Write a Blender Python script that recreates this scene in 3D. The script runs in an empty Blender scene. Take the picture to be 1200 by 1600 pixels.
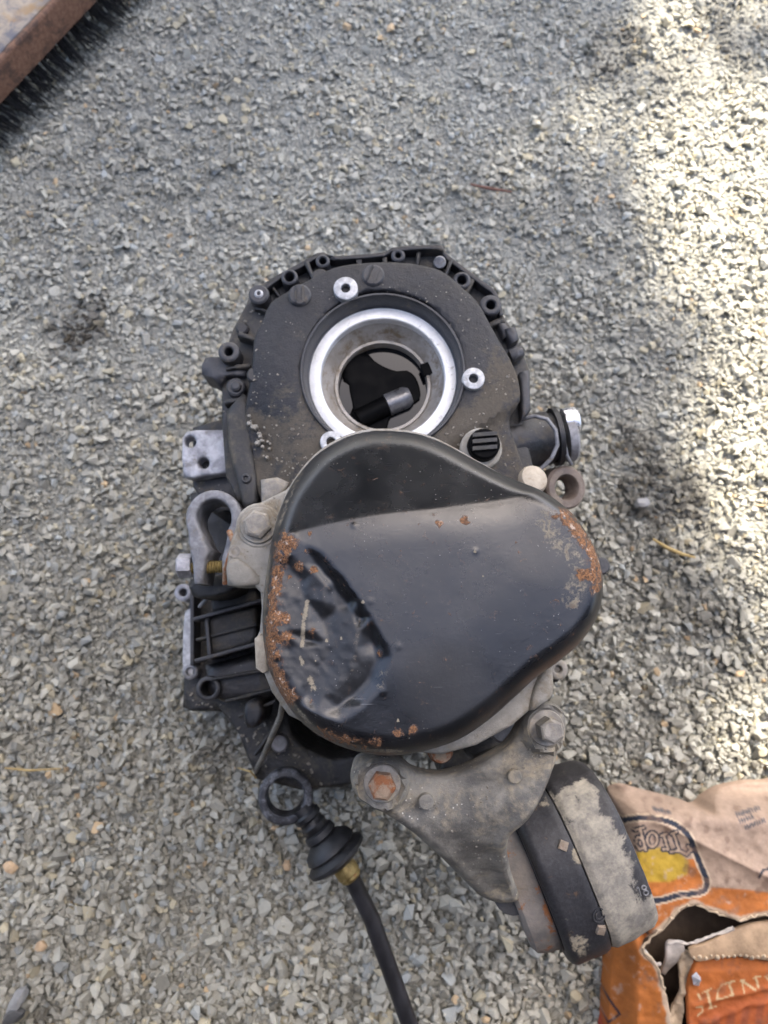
import bpy, bmesh, math, random
import numpy as np
from mathutils import Vector, Matrix
from mathutils.geometry import delaunay_2d_cdt
from mathutils.bvhtree import BVHTree

random.seed(7)
RNG = np.random.default_rng(7)
SC = bpy.context.scene
COL = SC.collection

# ------------------------------------------------------------------ camera
CAM_H, TILT, FPX = 0.80, math.radians(9.0), 1150.0
cam = bpy.data.cameras.new('camera')
cam.sensor_fit = 'HORIZONTAL'
cam.sensor_width = 36.0
cam.lens = 36.0 * FPX / 1200.0
cam.clip_start, cam.clip_end = 0.01, 200.0
cam.dof.use_dof = True
cam.dof.focus_distance = 0.455
cam.dof.aperture_fstop = 10.5
camo = bpy.data.objects.new('camera', cam)
COL.objects.link(camo)
camo.location = (0, 0, CAM_H)
camo.rotation_euler = (TILT, 0, 0)
SC.camera = camo

# ------------------------------------------------------------------ light
SUN_EL, SUN_AZ = math.radians(48), math.radians(12)      # azimuth measured from +Y towards +X
SUN = Vector((math.cos(SUN_EL) * math.sin(SUN_AZ), math.cos(SUN_EL) * math.cos(SUN_AZ), math.sin(SUN_EL)))
world = bpy.data.worlds.new('World')
SC.world = world
world.use_nodes = True
wn = world.node_tree
wn.nodes.clear()
sky = wn.nodes.new('ShaderNodeTexSky')
sky.sky_type = 'NISHITA'
sky.sun_disc = False
sky.sun_elevation = SUN_EL
sky.sun_rotation = SUN_AZ
sky.air_density = 0.72
sky.dust_density = 4.0
sky.ozone_density = 0.3
bg = wn.nodes.new('ShaderNodeBackground')
bg.inputs['Strength'].default_value = 0.15
wo = wn.nodes.new('ShaderNodeOutputWorld')
wn.links.new(sky.outputs[0], bg.inputs[0])
wn.links.new(bg.outputs[0], wo.inputs[0])
sl = bpy.data.lights.new('sun', 'SUN')
sl.energy = 3.6
sl.angle = math.radians(0.6)
sl.color = (1.0, 0.90, 0.76)
so = bpy.data.objects.new('sun', sl)
COL.objects.link(so)
so.rotation_euler = SUN.to_track_quat('Z', 'Y').to_euler()
vs = SC.view_settings
vs.view_transform = 'Standard'
vs.look = 'None'
vs.gamma = 1.0
vs.exposure = 2.42
vs.use_curve_mapping = False

# ------------------------------------------------------------------ photo measuring helpers
CT, ST = math.cos(TILT), math.sin(TILT)


def W(px, py, z):
    """where the sight line through photo point (px,py) meets height z"""
    a, b = (px - 600.0) / FPX, -(py - 800.0) / FPX
    dx, dy, dz = a, b * CT + ST, b * ST - CT
    t = (z - CAM_H) / dz
    return (dx * t, dy * t)


def W3(px, py, z):
    x, y = W(px, py, z)
    return Vector((x, y, z))


def PJ(x, y, z):
    """numpy: world -> photo point"""
    zz = z - CAM_H
    yc = y * CT + zz * ST
    zc = -y * ST + zz * CT
    return 600 + FPX * x / (-zc), 800 - FPX * yc / (-zc)


def sc(px, py, z):
    return W(px + 1, py, z)[0] - W(px, py, z)[0]


# ------------------------------------------------------------------ numpy noise
def vnoise(x, y, seed=0):
    xi, yi = np.floor(x).astype(np.int64), np.floor(y).astype(np.int64)
    xf, yf = x - xi, y - yi
    u, v = xf * xf * (3 - 2 * xf), yf * yf * (3 - 2 * yf)

    def h(a, b):
        n = (a * 374761393 + b * 668265263 + seed * 974711) & 0x7fffffff
        n = ((n ^ (n >> 13)) * 1274126177) & 0x7fffffff
        return ((n ^ (n >> 16)) & 0xffff) / 65535.0
    return (h(xi, yi) * (1 - u) + h(xi + 1, yi) * u) * (1 - v) + (h(xi, yi + 1) * (1 - u) + h(xi + 1, yi + 1) * u) * v


def fbm(x, y, seed=0, o=4):
    s, a, t = 0, 0.5, 0
    for i in range(o):
        s = s + a * vnoise(x * 2 ** i, y * 2 ** i, seed + i * 17)
        t += a
        a *= 0.5
    return s / t


def sstep(a, b, x):
    t = np.clip((x - a) / (b - a), 0, 1)
    return t * t * (3 - 2 * t)


def seg_dist(x, y, P, closed=False):
    """distance of points to polyline"""
    P = np.asarray(P, float)
    Q = np.roll(P, -1, axis=0) if closed else P[1:]
    A = P if closed else P[:-1]
    best = np.full(x.shape, 1e18)
    for (ax, ay), (bx, by) in zip(A, Q):
        vx, vy = bx - ax, by - ay
        L = vx * vx + vy * vy
        t = np.clip(((x - ax) * vx + (y - ay) * vy) / max(L, 1e-18), 0, 1)
        d = (x - ax - t * vx) ** 2 + (y - ay - t * vy) ** 2
        best = np.minimum(best, d)
    return np.sqrt(best)


def inside(x, y, P):
    P = np.asarray(P, float)
    r = np.zeros(x.shape, bool)
    for (ax, ay), (bx, by) in zip(P, np.roll(P, -1, axis=0)):
        if ay == by:
            continue
        c = ((ay > y) != (by > y)) & (x < (bx - ax) * (y - ay) / (by - ay) + ax)
        r ^= c
    return r


def sdist(x, y, P):
    d = seg_dist(x, y, P, True)
    return np.where(inside(x, y, P), d, -d)


def catmull(P, step, closed=True):
    P = [np.array(p, float) for p in P]
    n = len(P)
    out = []
    for i in range(n if closed else n - 1):
        p0, p1, p2, p3 = (P[(i - 1) % n], P[i], P[(i + 1) % n], P[(i + 2) % n]) if closed else (
            P[max(i - 1, 0)], P[i], P[i + 1], P[min(i + 2, n - 1)])
        m = max(1, int(np.hypot(*(p2 - p1)) / step))
        for k in range(m):
            t = k / m
            out.append(0.5 * ((2 * p1) + (-p0 + p2) * t + (2 * p0 - 5 * p1 + 4 * p2 - p3) * t * t + (-p0 + 3 * p1 - 3 * p2 + p3) * t ** 3))
    if not closed:
        out.append(P[-1])
    return np.array(out)


def densify(P, step):
    P = np.asarray(P, float)
    out = []
    for a, b in zip(P, np.roll(P, -1, axis=0)):
        m = max(1, int(np.hypot(*(b - a)) / step))
        for k in range(m):
            out.append(a + (b - a) * k / m)
    return np.array(out)


# ------------------------------------------------------------------ objects
WL = {}


def empty(name, loc, label, cat, group=None):
    o = bpy.data.objects.new(name, None)
    COL.objects.link(o)
    o.location = loc
    o.empty_display_size = 0.02
    WL[o.name] = Vector(loc)
    tag(o, label, cat, group)
    return o


def tag(o, label=None, cat=None, group=None, kind=None):
    if label:
        o['label'] = label
    if cat:
        o['category'] = cat
    if group:
        o['group'] = group
    if kind:
        o['kind'] = kind
    return o


def link(name, me, mat, parent=None, angle=38, recentre=True):
    o = bpy.data.objects.new(name, me)
    COL.objects.link(o)
    if mat is not None:
        me.materials.append(mat)
    n = len(me.vertices)
    co = np.empty(n * 3)
    me.vertices.foreach_get('co', co)
    co = co.reshape(-1, 3)
    c = (co.min(0) + co.max(0)) / 2 if recentre else np.zeros(3)
    if recentre:
        me.vertices.foreach_set('co', (co - c).ravel())
    if angle is not None:
        me.polygons.foreach_set('use_smooth', [True] * len(me.polygons))
        me.set_sharp_from_angle(angle=math.radians(angle))
    me.update()
    WL[o.name] = Vector(c)
    if parent is not None:
        o.parent = parent
        o.location = Vector(c) - WL[parent.name]
    else:
        o.location = Vector(c)
    return o


def mesh(name, V, F):
    me = bpy.data.meshes.new(name)
    me.from_pydata([tuple(v) for v in V], [], F)
    return me


class MB:
    def __init__(s):
        s.v, s.f = [], []

    def add(s, V, F):
        b = len(s.v)
        s.v += [tuple(v) for v in V]
        s.f += [tuple(i + b for i in f) for f in F]
        return s

    def build(s, name, mat, parent=None, angle=38):
        return link(name, mesh(name, s.v, s.f), mat, parent, angle)


def frame_of(axis):
    a = Vector(axis).normalized()
    h = Vector((0, 0, 1)) if abs(a.z) < 0.9 else Vector((0, 1, 0))
    u = (h - a * h.dot(a)).normalized()
    return a, a.cross(u), u


def lathe_vf(org, axis, prof, n=32, sect=None, phase=0.0, capstart=True, capend=True):
    """profile [(t along axis, radius)]"""
    a, u, w = frame_of(axis)
    V, F = [], []
    for t, r in prof:
        for k in range(n):
            th = 2 * math.pi * k / n + phase
            if sect:
                su, sw = sect(th)
            else:
                su, sw = math.cos(th), math.sin(th)
            V.append(Vector(org) + a * t + u * (r * su) + w * (r * sw))
    for i in range(len(prof) - 1):
        for k in range(n):
            k2 = (k + 1) % n
            F.append((i * n + k, i * n + k2, (i + 1) * n + k2, (i + 1) * n + k))
    if capstart:
        F.append(tuple(range(n - 1, -1, -1)))
    if capend:
        b = (len(prof) - 1) * n
        F.append(tuple(b + k for k in range(n)))
    return V, F


def lathe(name, org, axis, prof, mat, parent=None, n=32, angle=38, **k):
    V, F = lathe_vf(org, axis, prof, n, **k)
    return link(name, mesh(name, V, F), mat, parent, angle)


def tube_vf(pts, rad, n=10):
    pts = [Vector(p) for p in pts]
    V, F = [], []
    up = None
    for i, p in enumerate(pts):
        d = (pts[min(i + 1, len(pts) - 1)] - pts[max(i - 1, 0)]).normalized()
        if up is None:
            up = Vector((0, 0, 1)) if abs(d.z) < 0.9 else Vector((0, 1, 0))
        u = (up - d * up.dot(d)).normalized()
        up = u
        w = d.cross(u)
        r = rad[i] if hasattr(rad, '__len__') else rad
        for k in range(n):
            th = 2 * math.pi * k / n
            V.append(p + u * (r * math.cos(th)) + w * (r * math.sin(th)))
    for i in range(len(pts) - 1):
        for k in range(n):
            k2 = (k + 1) % n
            F.append((i * n + k, i * n + k2, (i + 1) * n + k2, (i + 1) * n + k))
    F.append(tuple(range(n - 1, -1, -1)))
    b = (len(pts) - 1) * n
    F.append(tuple(b + k for k in range(n)))
    return V, F


def tube(name, pts, rad, mat, parent=None, n=10, angle=50):
    V, F = tube_vf(pts, rad, n)
    return link(name, mesh(name, V, F), mat, parent, angle)


def patch(name, poly, z, thick, mat, parent=None, step=0.006, rnd=0.002, holes=(), zfun=None,
          smooth=True, attrs=None, world_xy=False, angle=40, hole_px=None, jitter=0.0, bottom=False):
    """A sheet cut to an outline (photo points at height z), rounded at its rim, with a skirt going down."""
    def conv(P):
        P = np.asarray(P, float)
        return P if world_xy else np.array([W(a, b, z) for a, b in P])
    loops = []
    for i, P in enumerate([poly] + list(holes)):
        Q = conv(P)
        est = max(step, 0.0012)
        Q = catmull(Q, est) if smooth else densify(Q, est)
        loops.append(Q)
    out = loops[0]
    pts, edges = [], []
    for Q in loops:
        b = len(pts)
        pts += [tuple(q) for q in Q]
        edges += [(b + k, b + (k + 1) % len(Q)) for k in range(len(Q))]

    def alld(x, y):
        d = sdist(x, y, out)
        for H in loops[1:]:
            d = np.minimum(d, -sdist(x, y, H))
        return d
    extra = []
    if rnd > 0:
        for li, Q in enumerate(loops):
            T = np.roll(Q, -1, 0) - np.roll(Q, 1, 0)
            N = np.stack([-T[:, 1], T[:, 0]], 1)
            N /= np.maximum(np.hypot(N[:, 0], N[:, 1])[:, None], 1e-12)
            for off in (0.25 * rnd, 0.6 * rnd, 1.05 * rnd):
                for s in (1, -1):
                    E = Q + N * off * s
                    d = alld(E[:, 0], E[:, 1])
                    extra.append(E[d > off * 0.93])
    x0, y0 = out.min(0)
    x1, y1 = out.max(0)
    gx, gy = np.meshgrid(np.arange(x0, x1, step), np.arange(y0, y1, step))
    gx = gx + (np.arange(gx.shape[0]) % 2)[:, None] * step * 0.5
    G = np.stack([gx.ravel(), gy.ravel()], 1)
    if jitter:
        G = G + RNG.uniform(-jitter, jitter, G.shape) * step
    d = alld(G[:, 0], G[:, 1])
    extra.append(G[d > max(rnd * 1.05 + step * 0.35, step * 0.45)])
    pts += [tuple(p) for E in extra for p in E]
    vc, _e, fs, *_ = delaunay_2d_cdt([Vector(p) for p in pts], edges, [], 1, 1e-7)
    XY = np.array([(v.x, v.y) for v in vc])
    T = np.array([f for f in fs if len(f) == 3])
    C = XY[T].mean(1)
    T = T[alld(C[:, 0], C[:, 1]) > 0]
    # orient up
    A, B, D = XY[T[:, 0]], XY[T[:, 1]], XY[T[:, 2]]
    cr = (B[:, 0] - A[:, 0]) * (D[:, 1] - A[:, 1]) - (B[:, 1] - A[:, 1]) * (D[:, 0] - A[:, 0])
    T[cr < 0] = T[cr < 0][:, ::-1]
    used = np.unique(T)
    remap = -np.ones(len(XY), int)
    remap[used] = np.arange(len(used))
    XY, T = XY[used], remap[T]
    d = np.maximum(alld(XY[:, 0], XY[:, 1]), 0)
    Z = np.full(len(XY), z) if zfun is None else zfun(XY[:, 0], XY[:, 1], d)
    if rnd > 0:
        q = 1 - np.clip(d / rnd, 0, 1)
        Z = Z - rnd * (1 - np.sqrt(np.maximum(1 - q * q, 0)))
    V = np.column_stack([XY, Z])
    E = {}
    for t in T:
        for a, b in ((t[0], t[1]), (t[1], t[2]), (t[2], t[0])):
            E[(a, b)] = 1
    bnd = [(a, b) for (a, b) in E if (b, a) not in E]
    bv = sorted({i for e in bnd for i in e})
    bm_ = {i: len(V) + k for k, i in enumerate(bv)}
    low = V[bv].copy()
    if np.isscalar(thick):
        low[:, 2] -= thick
    else:
        low[:, 2] = thick[0]
    F = [tuple(t) for t in T] + [(b, a, bm_[a], bm_[b]) for a, b in bnd]
    VV = np.vstack([V, low])
    if bottom:
        k0 = len(VV)
        under = V.copy()
        under[:, 2] = V[:, 2] - (thick if np.isscalar(thick) else V[:, 2].min() - thick[0])
        VV = np.vstack([VV, under])
        F += [tuple(k0 + i for i in t[::-1]) for t in T]
    me = mesh(name, VV, F)
    if attrs:
        px, py = PJ(VV[:, 0], VV[:, 1], VV[:, 2])
        dd = np.concatenate([d, np.zeros(len(VV) - len(d))])
        for an, fn in attrs.items():
            val = fn(px, py, dd)
            if val.ndim == 1:
                at = me.attributes.new(an, 'FLOAT', 'POINT')
                at.data.foreach_set('value', val.astype(np.float32))
            else:
                at = me.attributes.new(an, 'FLOAT_COLOR', 'POINT')
                at.data.foreach_set('color', np.column_stack([val, np.ones(len(val))]).astype(np.float32).ravel())
    return link(name, me, mat, parent, angle)


def circ(px, py, r, n=20, ry=None, ph=0):
    ry = r if ry is None else ry
    return [(px + r * math.cos(2 * math.pi * k / n + ph), py - ry * math.sin(2 * math.pi * k / n + ph)) for k in range(n)]


# ------------------------------------------------------------------ materials
class NT:
    def __init__(s, name):
        s.m = bpy.data.materials.new(name)
        s.m.use_nodes = True
        s.t = s.m.node_tree
        s.b = s.t.nodes['Principled BSDF']
        s.pos = s.t.nodes.new('ShaderNodeNewGeometry').outputs['Position']

    def n(s, k, **kw):
        o = s.t.nodes.new(k)
        for a, v in kw.items():
            setattr(o, a, v)
        return o

    def set(s, sock, v):
        if hasattr(v, 'is_output'):
            s.t.links.new(v, sock)
        else:
            if hasattr(sock.default_value, '__len__') and hasattr(v, '__len__') and len(v) == 3 and len(sock.default_value) == 4:
                v = (*v, 1)
            sock.default_value = v

    def noise(s, scale, detail=5, rough=0.6, dist=0.0, vec=None, off=None):
        o = s.n('ShaderNodeTexNoise')
        s.set(o.inputs['Scale'], scale)
        s.set(o.inputs['Detail'], detail)
        s.set(o.inputs['Roughness'], rough)
        s.set(o.inputs['Distortion'], dist)
        v = vec if vec is not None else s.pos
        if off is not None:
            a = s.n('ShaderNodeVectorMath', operation='ADD')
            s.set(a.inputs[0], v)
            a.inputs[1].default_value = off
            v = a.outputs[0]
        s.set(o.inputs['Vector'], v)
        return o.outputs['Fac']

    def math(s, op, a, b=0.0, c=None, clamp=False):
        o = s.n('ShaderNodeMath', operation=op)
        o.use_clamp = clamp
        s.set(o.inputs[0], a)
        s.set(o.inputs[1], b)
        if c is not None:
            s.set(o.inputs[2], c)
        return o.outputs[0]

    def ramp(s, v, lo, hi, a=0.0, b=1.0, smooth=True):
        o = s.n('ShaderNodeMapRange')
        o.interpolation_type = 'SMOOTHSTEP' if smooth else 'LINEAR'
        s.set(o.inputs['Value'], v)
        for k, x in (('From Min', lo), ('From Max', hi), ('To Min', a), ('To Max', b)):
            s.set(o.inputs[k], x)
        return o.outputs[0]

    def mix(s, f, a, b):
        o = s.n('ShaderNodeMix', data_type='RGBA')
        s.set(o.inputs[0], f)
        s.set(o.inputs[6], a)
        s.set(o.inputs[7], b)
        return o.outputs[2]

    def mixf(s, f, a, b):
        o = s.n('ShaderNodeMix', data_type='FLOAT')
        s.set(o.inputs[0], f)
        s.set(o.inputs[2], a)
        s.set(o.inputs[3], b)
        return o.outputs[0]

    def attr(s, name):
        o = s.n('ShaderNodeAttribute', attribute_name=name)
        return o

    def bump(s, h, strength=0.5, dist=0.001, prev=None):
        o = s.n('ShaderNodeBump')
        s.set(o.inputs['Strength'], strength)
        s.set(o.inputs['Distance'], dist)
        s.set(o.inputs['Height'], h)
        if prev is not None:
            s.set(o.inputs['Normal'], prev)
        return o.outputs[0]

    def out(s, col, rough, metal=0.0, normal=None, spec=0.5):
        s.set(s.b.inputs['Base Color'], col)
        s.set(s.b.inputs['Roughness'], rough)
        s.set(s.b.inputs['Metallic'], metal)
        s.set(s.b.inputs['Specular IOR Level'], spec)
        if normal is not None:
            s.set(s.b.inputs['Normal'], normal)
        return s.m


def grime(name, c1, c2, dirt, amt=0.45, rough=(0.45, 0.75), metal=0.0, ns=70, ds=45, bs=900, bump=0.35,
          rust=None, rust_amt=0.0, fleck=None, spec=0.5, off=(0, 0, 0), attr=None):
    """worn metal: two-tone base, patchy dirt, optional rust blooms and pale flecks"""
    t = NT(name)
    a = t.noise(ns, 6, 0.65, 0.3, off=off)
    col = t.mix(t.ramp(a, 0.35, 0.68), c1, c2)
    d1 = t.noise(ds, 8, 0.7, 0.6, off=(off[0] + 3, off[1] + 5, 1))
    d2 = t.noise(ds * 7, 4, 0.7, off=(2, off[0], 9))
    dm = t.math('ADD', d1, t.math('MULTIPLY', t.math('SUBTRACT', d2, 0.5), 0.35))
    if attr:
        dm = t.math('ADD', dm, t.math('MULTIPLY', t.attr(attr).outputs['Fac'], 0.34))
    df = t.ramp(dm, 0.72 - amt * 0.5, 0.86 - amt * 0.35)
    dcol = t.mix(d2, tuple(x * 0.7 for x in dirt), tuple(min(1, x * 1.25) for x in dirt))
    col = t.mix(t.math('MULTIPLY', df, 0.9), col, dcol)
    rf = t.ramp(a, 0.3, 0.7, rough[0], rough[1])
    rf = t.mixf(df, rf, 0.9)
    me = metal
    if metal:
        me = t.mixf(df, metal, 0.0)
    if rust:
        r1 = t.noise(ds * 1.3, 8, 0.75, 0.4, off=(7, off[1] + 2, 4))
        r = t.ramp(r1, 0.74 - rust_amt * 0.5, 0.80 - rust_amt * 0.45)
        col = t.mix(r, col, t.mix(d2, tuple(x * 0.5 for x in rust), tuple(min(1, x * 1.5) for x in rust)))
        rf = t.mixf(r, rf, 0.95)
        if metal:
            me = t.mixf(r, me, 0.0)
    if fleck:
        v = t.n('ShaderNodeTexVoronoi')
        t.set(v.inputs['Scale'], 260)
        t.set(v.inputs['Vector'], t.pos)
        g = t.noise(40, 3, off=(1, 2, 3))
        f = t.math('MULTIPLY', t.ramp(v.outputs['Distance'], 0.16, 0.10), t.ramp(g, 0.52, 0.62))
        col = t.mix(f, col, fleck)
    b = t.noise(bs, 4, 0.7)
    nrm = t.bump(b, bump, 0.0006)
    nrm = t.bump(t.noise(bs * 0.2, 5, 0.6, off=(4, 4, 4)), bump, 0.0012, nrm)
    return t.out(col, rf, me, nrm, spec)


TAN = (0.20, 0.165, 0.115)
m_cast = grime('cast_black', (0.007, 0.007, 0.008), (0.022, 0.021, 0.023), (0.085, 0.072, 0.054), 0.42, (0.28, 0.6), 0.0, 60, 30, 1100, 0.4, fleck=(0.3, 0.28, 0.24))
m_face = grime('cast_face', (0.006, 0.006, 0.007), (0.024, 0.023, 0.025), (0.095, 0.080, 0.060), 0.30, (0.28, 0.62), 0.0, 48, 40, 800, 0.8, fleck=(0.26, 0.24, 0.2), attr='dust', spec=0.42)
m_cast2 = grime('cast_dirty', (0.011, 0.0105, 0.0105), (0.034, 0.032, 0.029), (0.10, 0.088, 0.068), 0.5, (0.35, 0.75), 0.0, 60, 45, 900, 0.5, off=(3, 1, 0))
m_boss = grime('boss_dark', (0.02, 0.02, 0.023), (0.05, 0.05, 0.053), (0.13, 0.11, 0.085), 0.35, (0.4, 0.6), 0.0, 90, 60, 1200, 0.3, off=(5, 1, 2))
m_alu = grime('machined_aluminium', (0.72, 0.72, 0.70), (0.86, 0.86, 0.85), (0.24, 0.20, 0.15), 0.30, (0.4, 0.55), 0.3, 80, 130, 1500, 0.25)
m_alubright = grime('standoff_aluminium', (0.30, 0.30, 0.30), (0.55, 0.55, 0.55), (0.2, 0.18, 0.15), 0.32, (0.45, 0.6), 0.35, 200, 150, 1500, 0.25)
m_seat = grime('bearing_seat', (0.26, 0.235, 0.20), (0.40, 0.37, 0.33), (0.15, 0.105, 0.055), 0.42, (0.4, 0.6), 0.15, 60, 40, 1200, 0.2)
m_alloy = grime('dusty_alloy', (0.21, 0.195, 0.165), (0.31, 0.29, 0.25), (0.20, 0.165, 0.115), 0.5, (0.6, 0.85), 0.0, 60, 40, 800, 0.6, off=(1, 9, 2))
m_bracket = grime('bracket_alloy', (0.10, 0.095, 0.085), (0.24, 0.225, 0.19), (0.30, 0.255, 0.18), 0.52, (0.6, 0.85), 0.0, 45, 30, 520, 0.9, fleck=(0.5, 0.48, 0.42), off=(2, 2, 8))
m_steel = grime('worn_grey_steel', (0.12, 0.12, 0.125), (0.26, 0.26, 0.27), (0.14, 0.12, 0.09), 0.35, (0.4, 0.65), 0.3, 90, 60, 1000, 0.4)
m_plate = grime('worn_silver_plate', (0.20, 0.20, 0.215), (0.50, 0.50, 0.52), (0.16, 0.14, 0.11), 0.32, (0.4, 0.6), 0.3, 70, 60, 1000, 0.4)
m_bolt = grime('dusty_bolt', (0.17, 0.155, 0.135), (0.30, 0.275, 0.235), (0.28, 0.24, 0.17), 0.5, (0.55, 0.8), 0.0, 120, 90, 900, 0.5)
m_rustbolt = grime('rusty_bolt', (0.20, 0.13, 0.085), (0.30, 0.22, 0.15), (0.22, 0.18, 0.12), 0.4, (0.7, 0.9), 0.0, 120, 90, 700, 0.8, rust=(0.22, 0.085, 0.035), rust_amt=0.55)
m_rubber = grime('black_rubber', (0.010, 0.010, 0.011), (0.02, 0.02, 0.021), (0.06, 0.055, 0.05), 0.22, (0.4, 0.6), 0.0, 90, 60, 900, 0.2)
m_eye = grime('eye_worn_black', (0.02, 0.021, 0.024), (0.04, 0.04, 0.045), (0.20, 0.205, 0.22), 0.52, (0.45, 0.6), 0.0, 90, 85, 900, 0.4)
m_rod = grime('black_hose', (0.012, 0.012, 0.014), (0.024, 0.024, 0.028), (0.10, 0.095, 0.09), 0.16, (0.38, 0.52), 0.0, 60, 90, 900, 0.15)
m_brass = grime('aged_brass', (0.26, 0.19, 0.07), (0.42, 0.33, 0.14), (0.10, 0.075, 0.035), 0.4, (0.35, 0.55), 0.7, 140, 120, 900, 0.3, rust=(0.25, 0.07, 0.03), rust_amt=0.3)
m_mountsteel = grime('mount_black_steel', (0.022, 0.022, 0.025), (0.05, 0.048, 0.047), (0.17, 0.15, 0.12), 0.36, (0.45, 0.7), 0.0, 50, 40, 800, 0.5, rust=(0.17, 0.075, 0.035), rust_amt=0.16)
m_mountrust = grime('mount_rusty_disc', (0.14, 0.13, 0.12), (0.24, 0.21, 0.18), (0.18, 0.15, 0.11), 0.4, (0.6, 0.85), 0.0, 50, 40, 700, 0.7, rust=(0.28, 0.11, 0.04), rust_amt=0.42)
m_mountalloy = grime('mount_dusty_alloy', (0.20, 0.185, 0.165), (0.33, 0.31, 0.275), (0.035, 0.034, 0.034), 0.40, (0.65, 0.9), 0.0, 40, 26, 800, 0.6, off=(8, 3, 1))
def peel(name, dark, tan1, tan2, attr, rusty=None):
    t = NT(name)
    a = t.attr(attr).outputs['Fac']
    n1 = t.noise(42, 8, 0.72, 0.5)
    n2 = t.noise(380, 5, 0.75)
    m_ = t.math('ADD', a, t.math('ADD', t.math('MULTIPLY', t.math('SUBTRACT', n1, 0.5), 2.6), t.math('MULTIPLY', t.math('SUBTRACT', n2, 0.5), 0.6)))
    f = t.ramp(m_, 0.42, 0.66)
    c_ = t.mix(t.ramp(t.math('ADD', t.math('MULTIPLY', n2, 0.35), t.math('MULTIPLY', t.noise(55, 6, 0.65, 0.4, off=(1, 8, 1)), 0.65)), 0.35, 0.65), tan1, tan2)
    c_ = t.mix(t.math('MULTIPLY', t.ramp(t.noise(90, 6, 0.7, off=(3, 3, 1)), 0.5, 0.75), 0.6), c_, tuple(x * 0.45 for x in tan1))
    dk = t.mix(t.ramp(n2, 0.35, 0.8), dark, tuple(x * 2.4 for x in dark))
    if rusty:
        rr = t.ramp(t.noise(65, 7, 0.75, off=(5, 1, 5)), 0.58, 0.66)
        dk = t.mix(t.math('MULTIPLY', rr, 0.8), dk, rusty)
    col_ = t.mix(f, c_, dk)
    nr = t.bump(t.math('SUBTRACT', t.math('MULTIPLY', n2, 0.5), t.math('MULTIPLY', f, -0.4)), 0.5, 0.0009)
    return t.out(col_, t.mixf(f, 0.9, 0.5), 0.0, nr, 0.4)


m_shellpeel = peel('mount_peeling_shell', (0.022, 0.021, 0.022), (0.17, 0.158, 0.14), (0.37, 0.335, 0.265), 'dark')
m_bandpeel = peel('mount_peeling_band', (0.016, 0.016, 0.018), (0.15, 0.135, 0.11), (0.34, 0.29, 0.20), 'dark', (0.085, 0.05, 0.03))


def add_attr(o, name, fn):
    w = WL[o.name]
    n = len(o.data.vertices)
    co = np.empty(n * 3)
    o.data.vertices.foreach_get('co', co)
    co = co.reshape(-1, 3) + np.array(w)
    px, py = PJ(co[:, 0], co[:, 1], co[:, 2])
    at = o.data.attributes.new(name, 'FLOAT', 'POINT')
    at.data.foreach_set('value', fn(px, py).astype(np.float32))


m_tanpaint = grime('tan_plug', (0.34, 0.29, 0.22), (0.46, 0.40, 0.31), (0.24, 0.18, 0.12), 0.42, (0.6, 0.8), 0.0, 120, 90, 700, 0.5)
m_weld = grime('tan_nut', (0.18, 0.14, 0.10), (0.28, 0.23, 0.18), (0.2, 0.12, 0.07), 0.4, (0.6, 0.8), 0.0, 300, 200, 900, 0.5)
m_brownlever = grime('brown_lever', (0.12, 0.09, 0.07), (0.22, 0.175, 0.14), (0.26, 0.22, 0.17), 0.42, (0.5, 0.75), 0.2, 90, 70, 900, 0.5)
m_chrome = grime('bright_cap', (0.45, 0.46, 0.48), (0.65, 0.65, 0.67), (0.28, 0.25, 0.21), 0.35, (0.2, 0.35), 0.8, 120, 120, 900, 0.1)
m_black = grime('oily_black', (0.0006, 0.0006, 0.0008), (0.0016, 0.0016, 0.002), (0.004, 0.004, 0.004), 0.12, (0.5, 0.7), 0.0, 90, 60, 900, 0.1, spec=0.08)
m_shaft = grime('oily_shaft', (0.10, 0.10, 0.105), (0.2, 0.2, 0.205), (0.05, 0.05, 0.05), 0.3, (0.25, 0.4), 0.5, 120, 100, 900, 0.1)

t = NT('gear_oil')
m_oil = t.out((0.004, 0.004, 0.005), 0.02, 0.0, None, 0.5)
t.b.inputs['IOR'].default_value = 1.36

# cover paint: black enamel with dust, scratches, rust blooms by mask
t = NT('cover_enamel')
rust = t.attr('rust').outputs['Fac']
dust = t.attr('dust').outputs['Fac']
scuff = t.attr('scuff').outputs['Fac']
nA = t.noise(45, 7, 0.65, 0.4)
nB = t.noise(420, 5, 0.75)
nC = t.noise(160, 6, 0.7, 0.8, off=(3, 1, 2))
paint = t.mix(t.ramp(nA, 0.2, 0.85), (0.0045, 0.0048, 0.0058), (0.0085, 0.009, 0.0105))
film = t.math('MULTIPLY', t.ramp(t.noise(28, 5, 0.55, 0.3, off=(6, 2, 2)), 0.40, 0.72), 0.045)
col = t.mix(film, paint, (0.17, 0.165, 0.16))
# fine scratches
mp = t.n('ShaderNodeMapping')
t.set(mp.inputs['Vector'], t.pos)
mp.inputs['Rotation'].default_value = (0, 0, 0.6)
mp.inputs['Scale'].default_value = (60, 1400, 60)
sc1 = t.noise(1.0, 2, 0.5, 0.0, vec=mp.outputs[0])
scm = t.math('MULTIPLY', t.ramp(sc1, 0.70, 0.76), t.math('ADD', t.math('MULTIPLY', scuff, 0.8), 0.22))
mp2 = t.n('ShaderNodeMapping')
t.set(mp2.inputs['Vector'], t.pos)
mp2.inputs['Rotation'].default_value = (0, 0, 2.25)
mp2.inputs['Scale'].default_value = (45, 1000, 45)
sc2 = t.noise(1.0, 2, 0.5, 0.0, vec=mp2.outputs[0])
scm = t.math('MAXIMUM', scm, t.math('MULTIPLY', t.ramp(sc2, 0.71, 0.77), t.ramp(nA, 0.42, 0.62)))
col = t.mix(t.math('MULTIPLY', scm, 0.5), col, (0.16, 0.16, 0.16))
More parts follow.
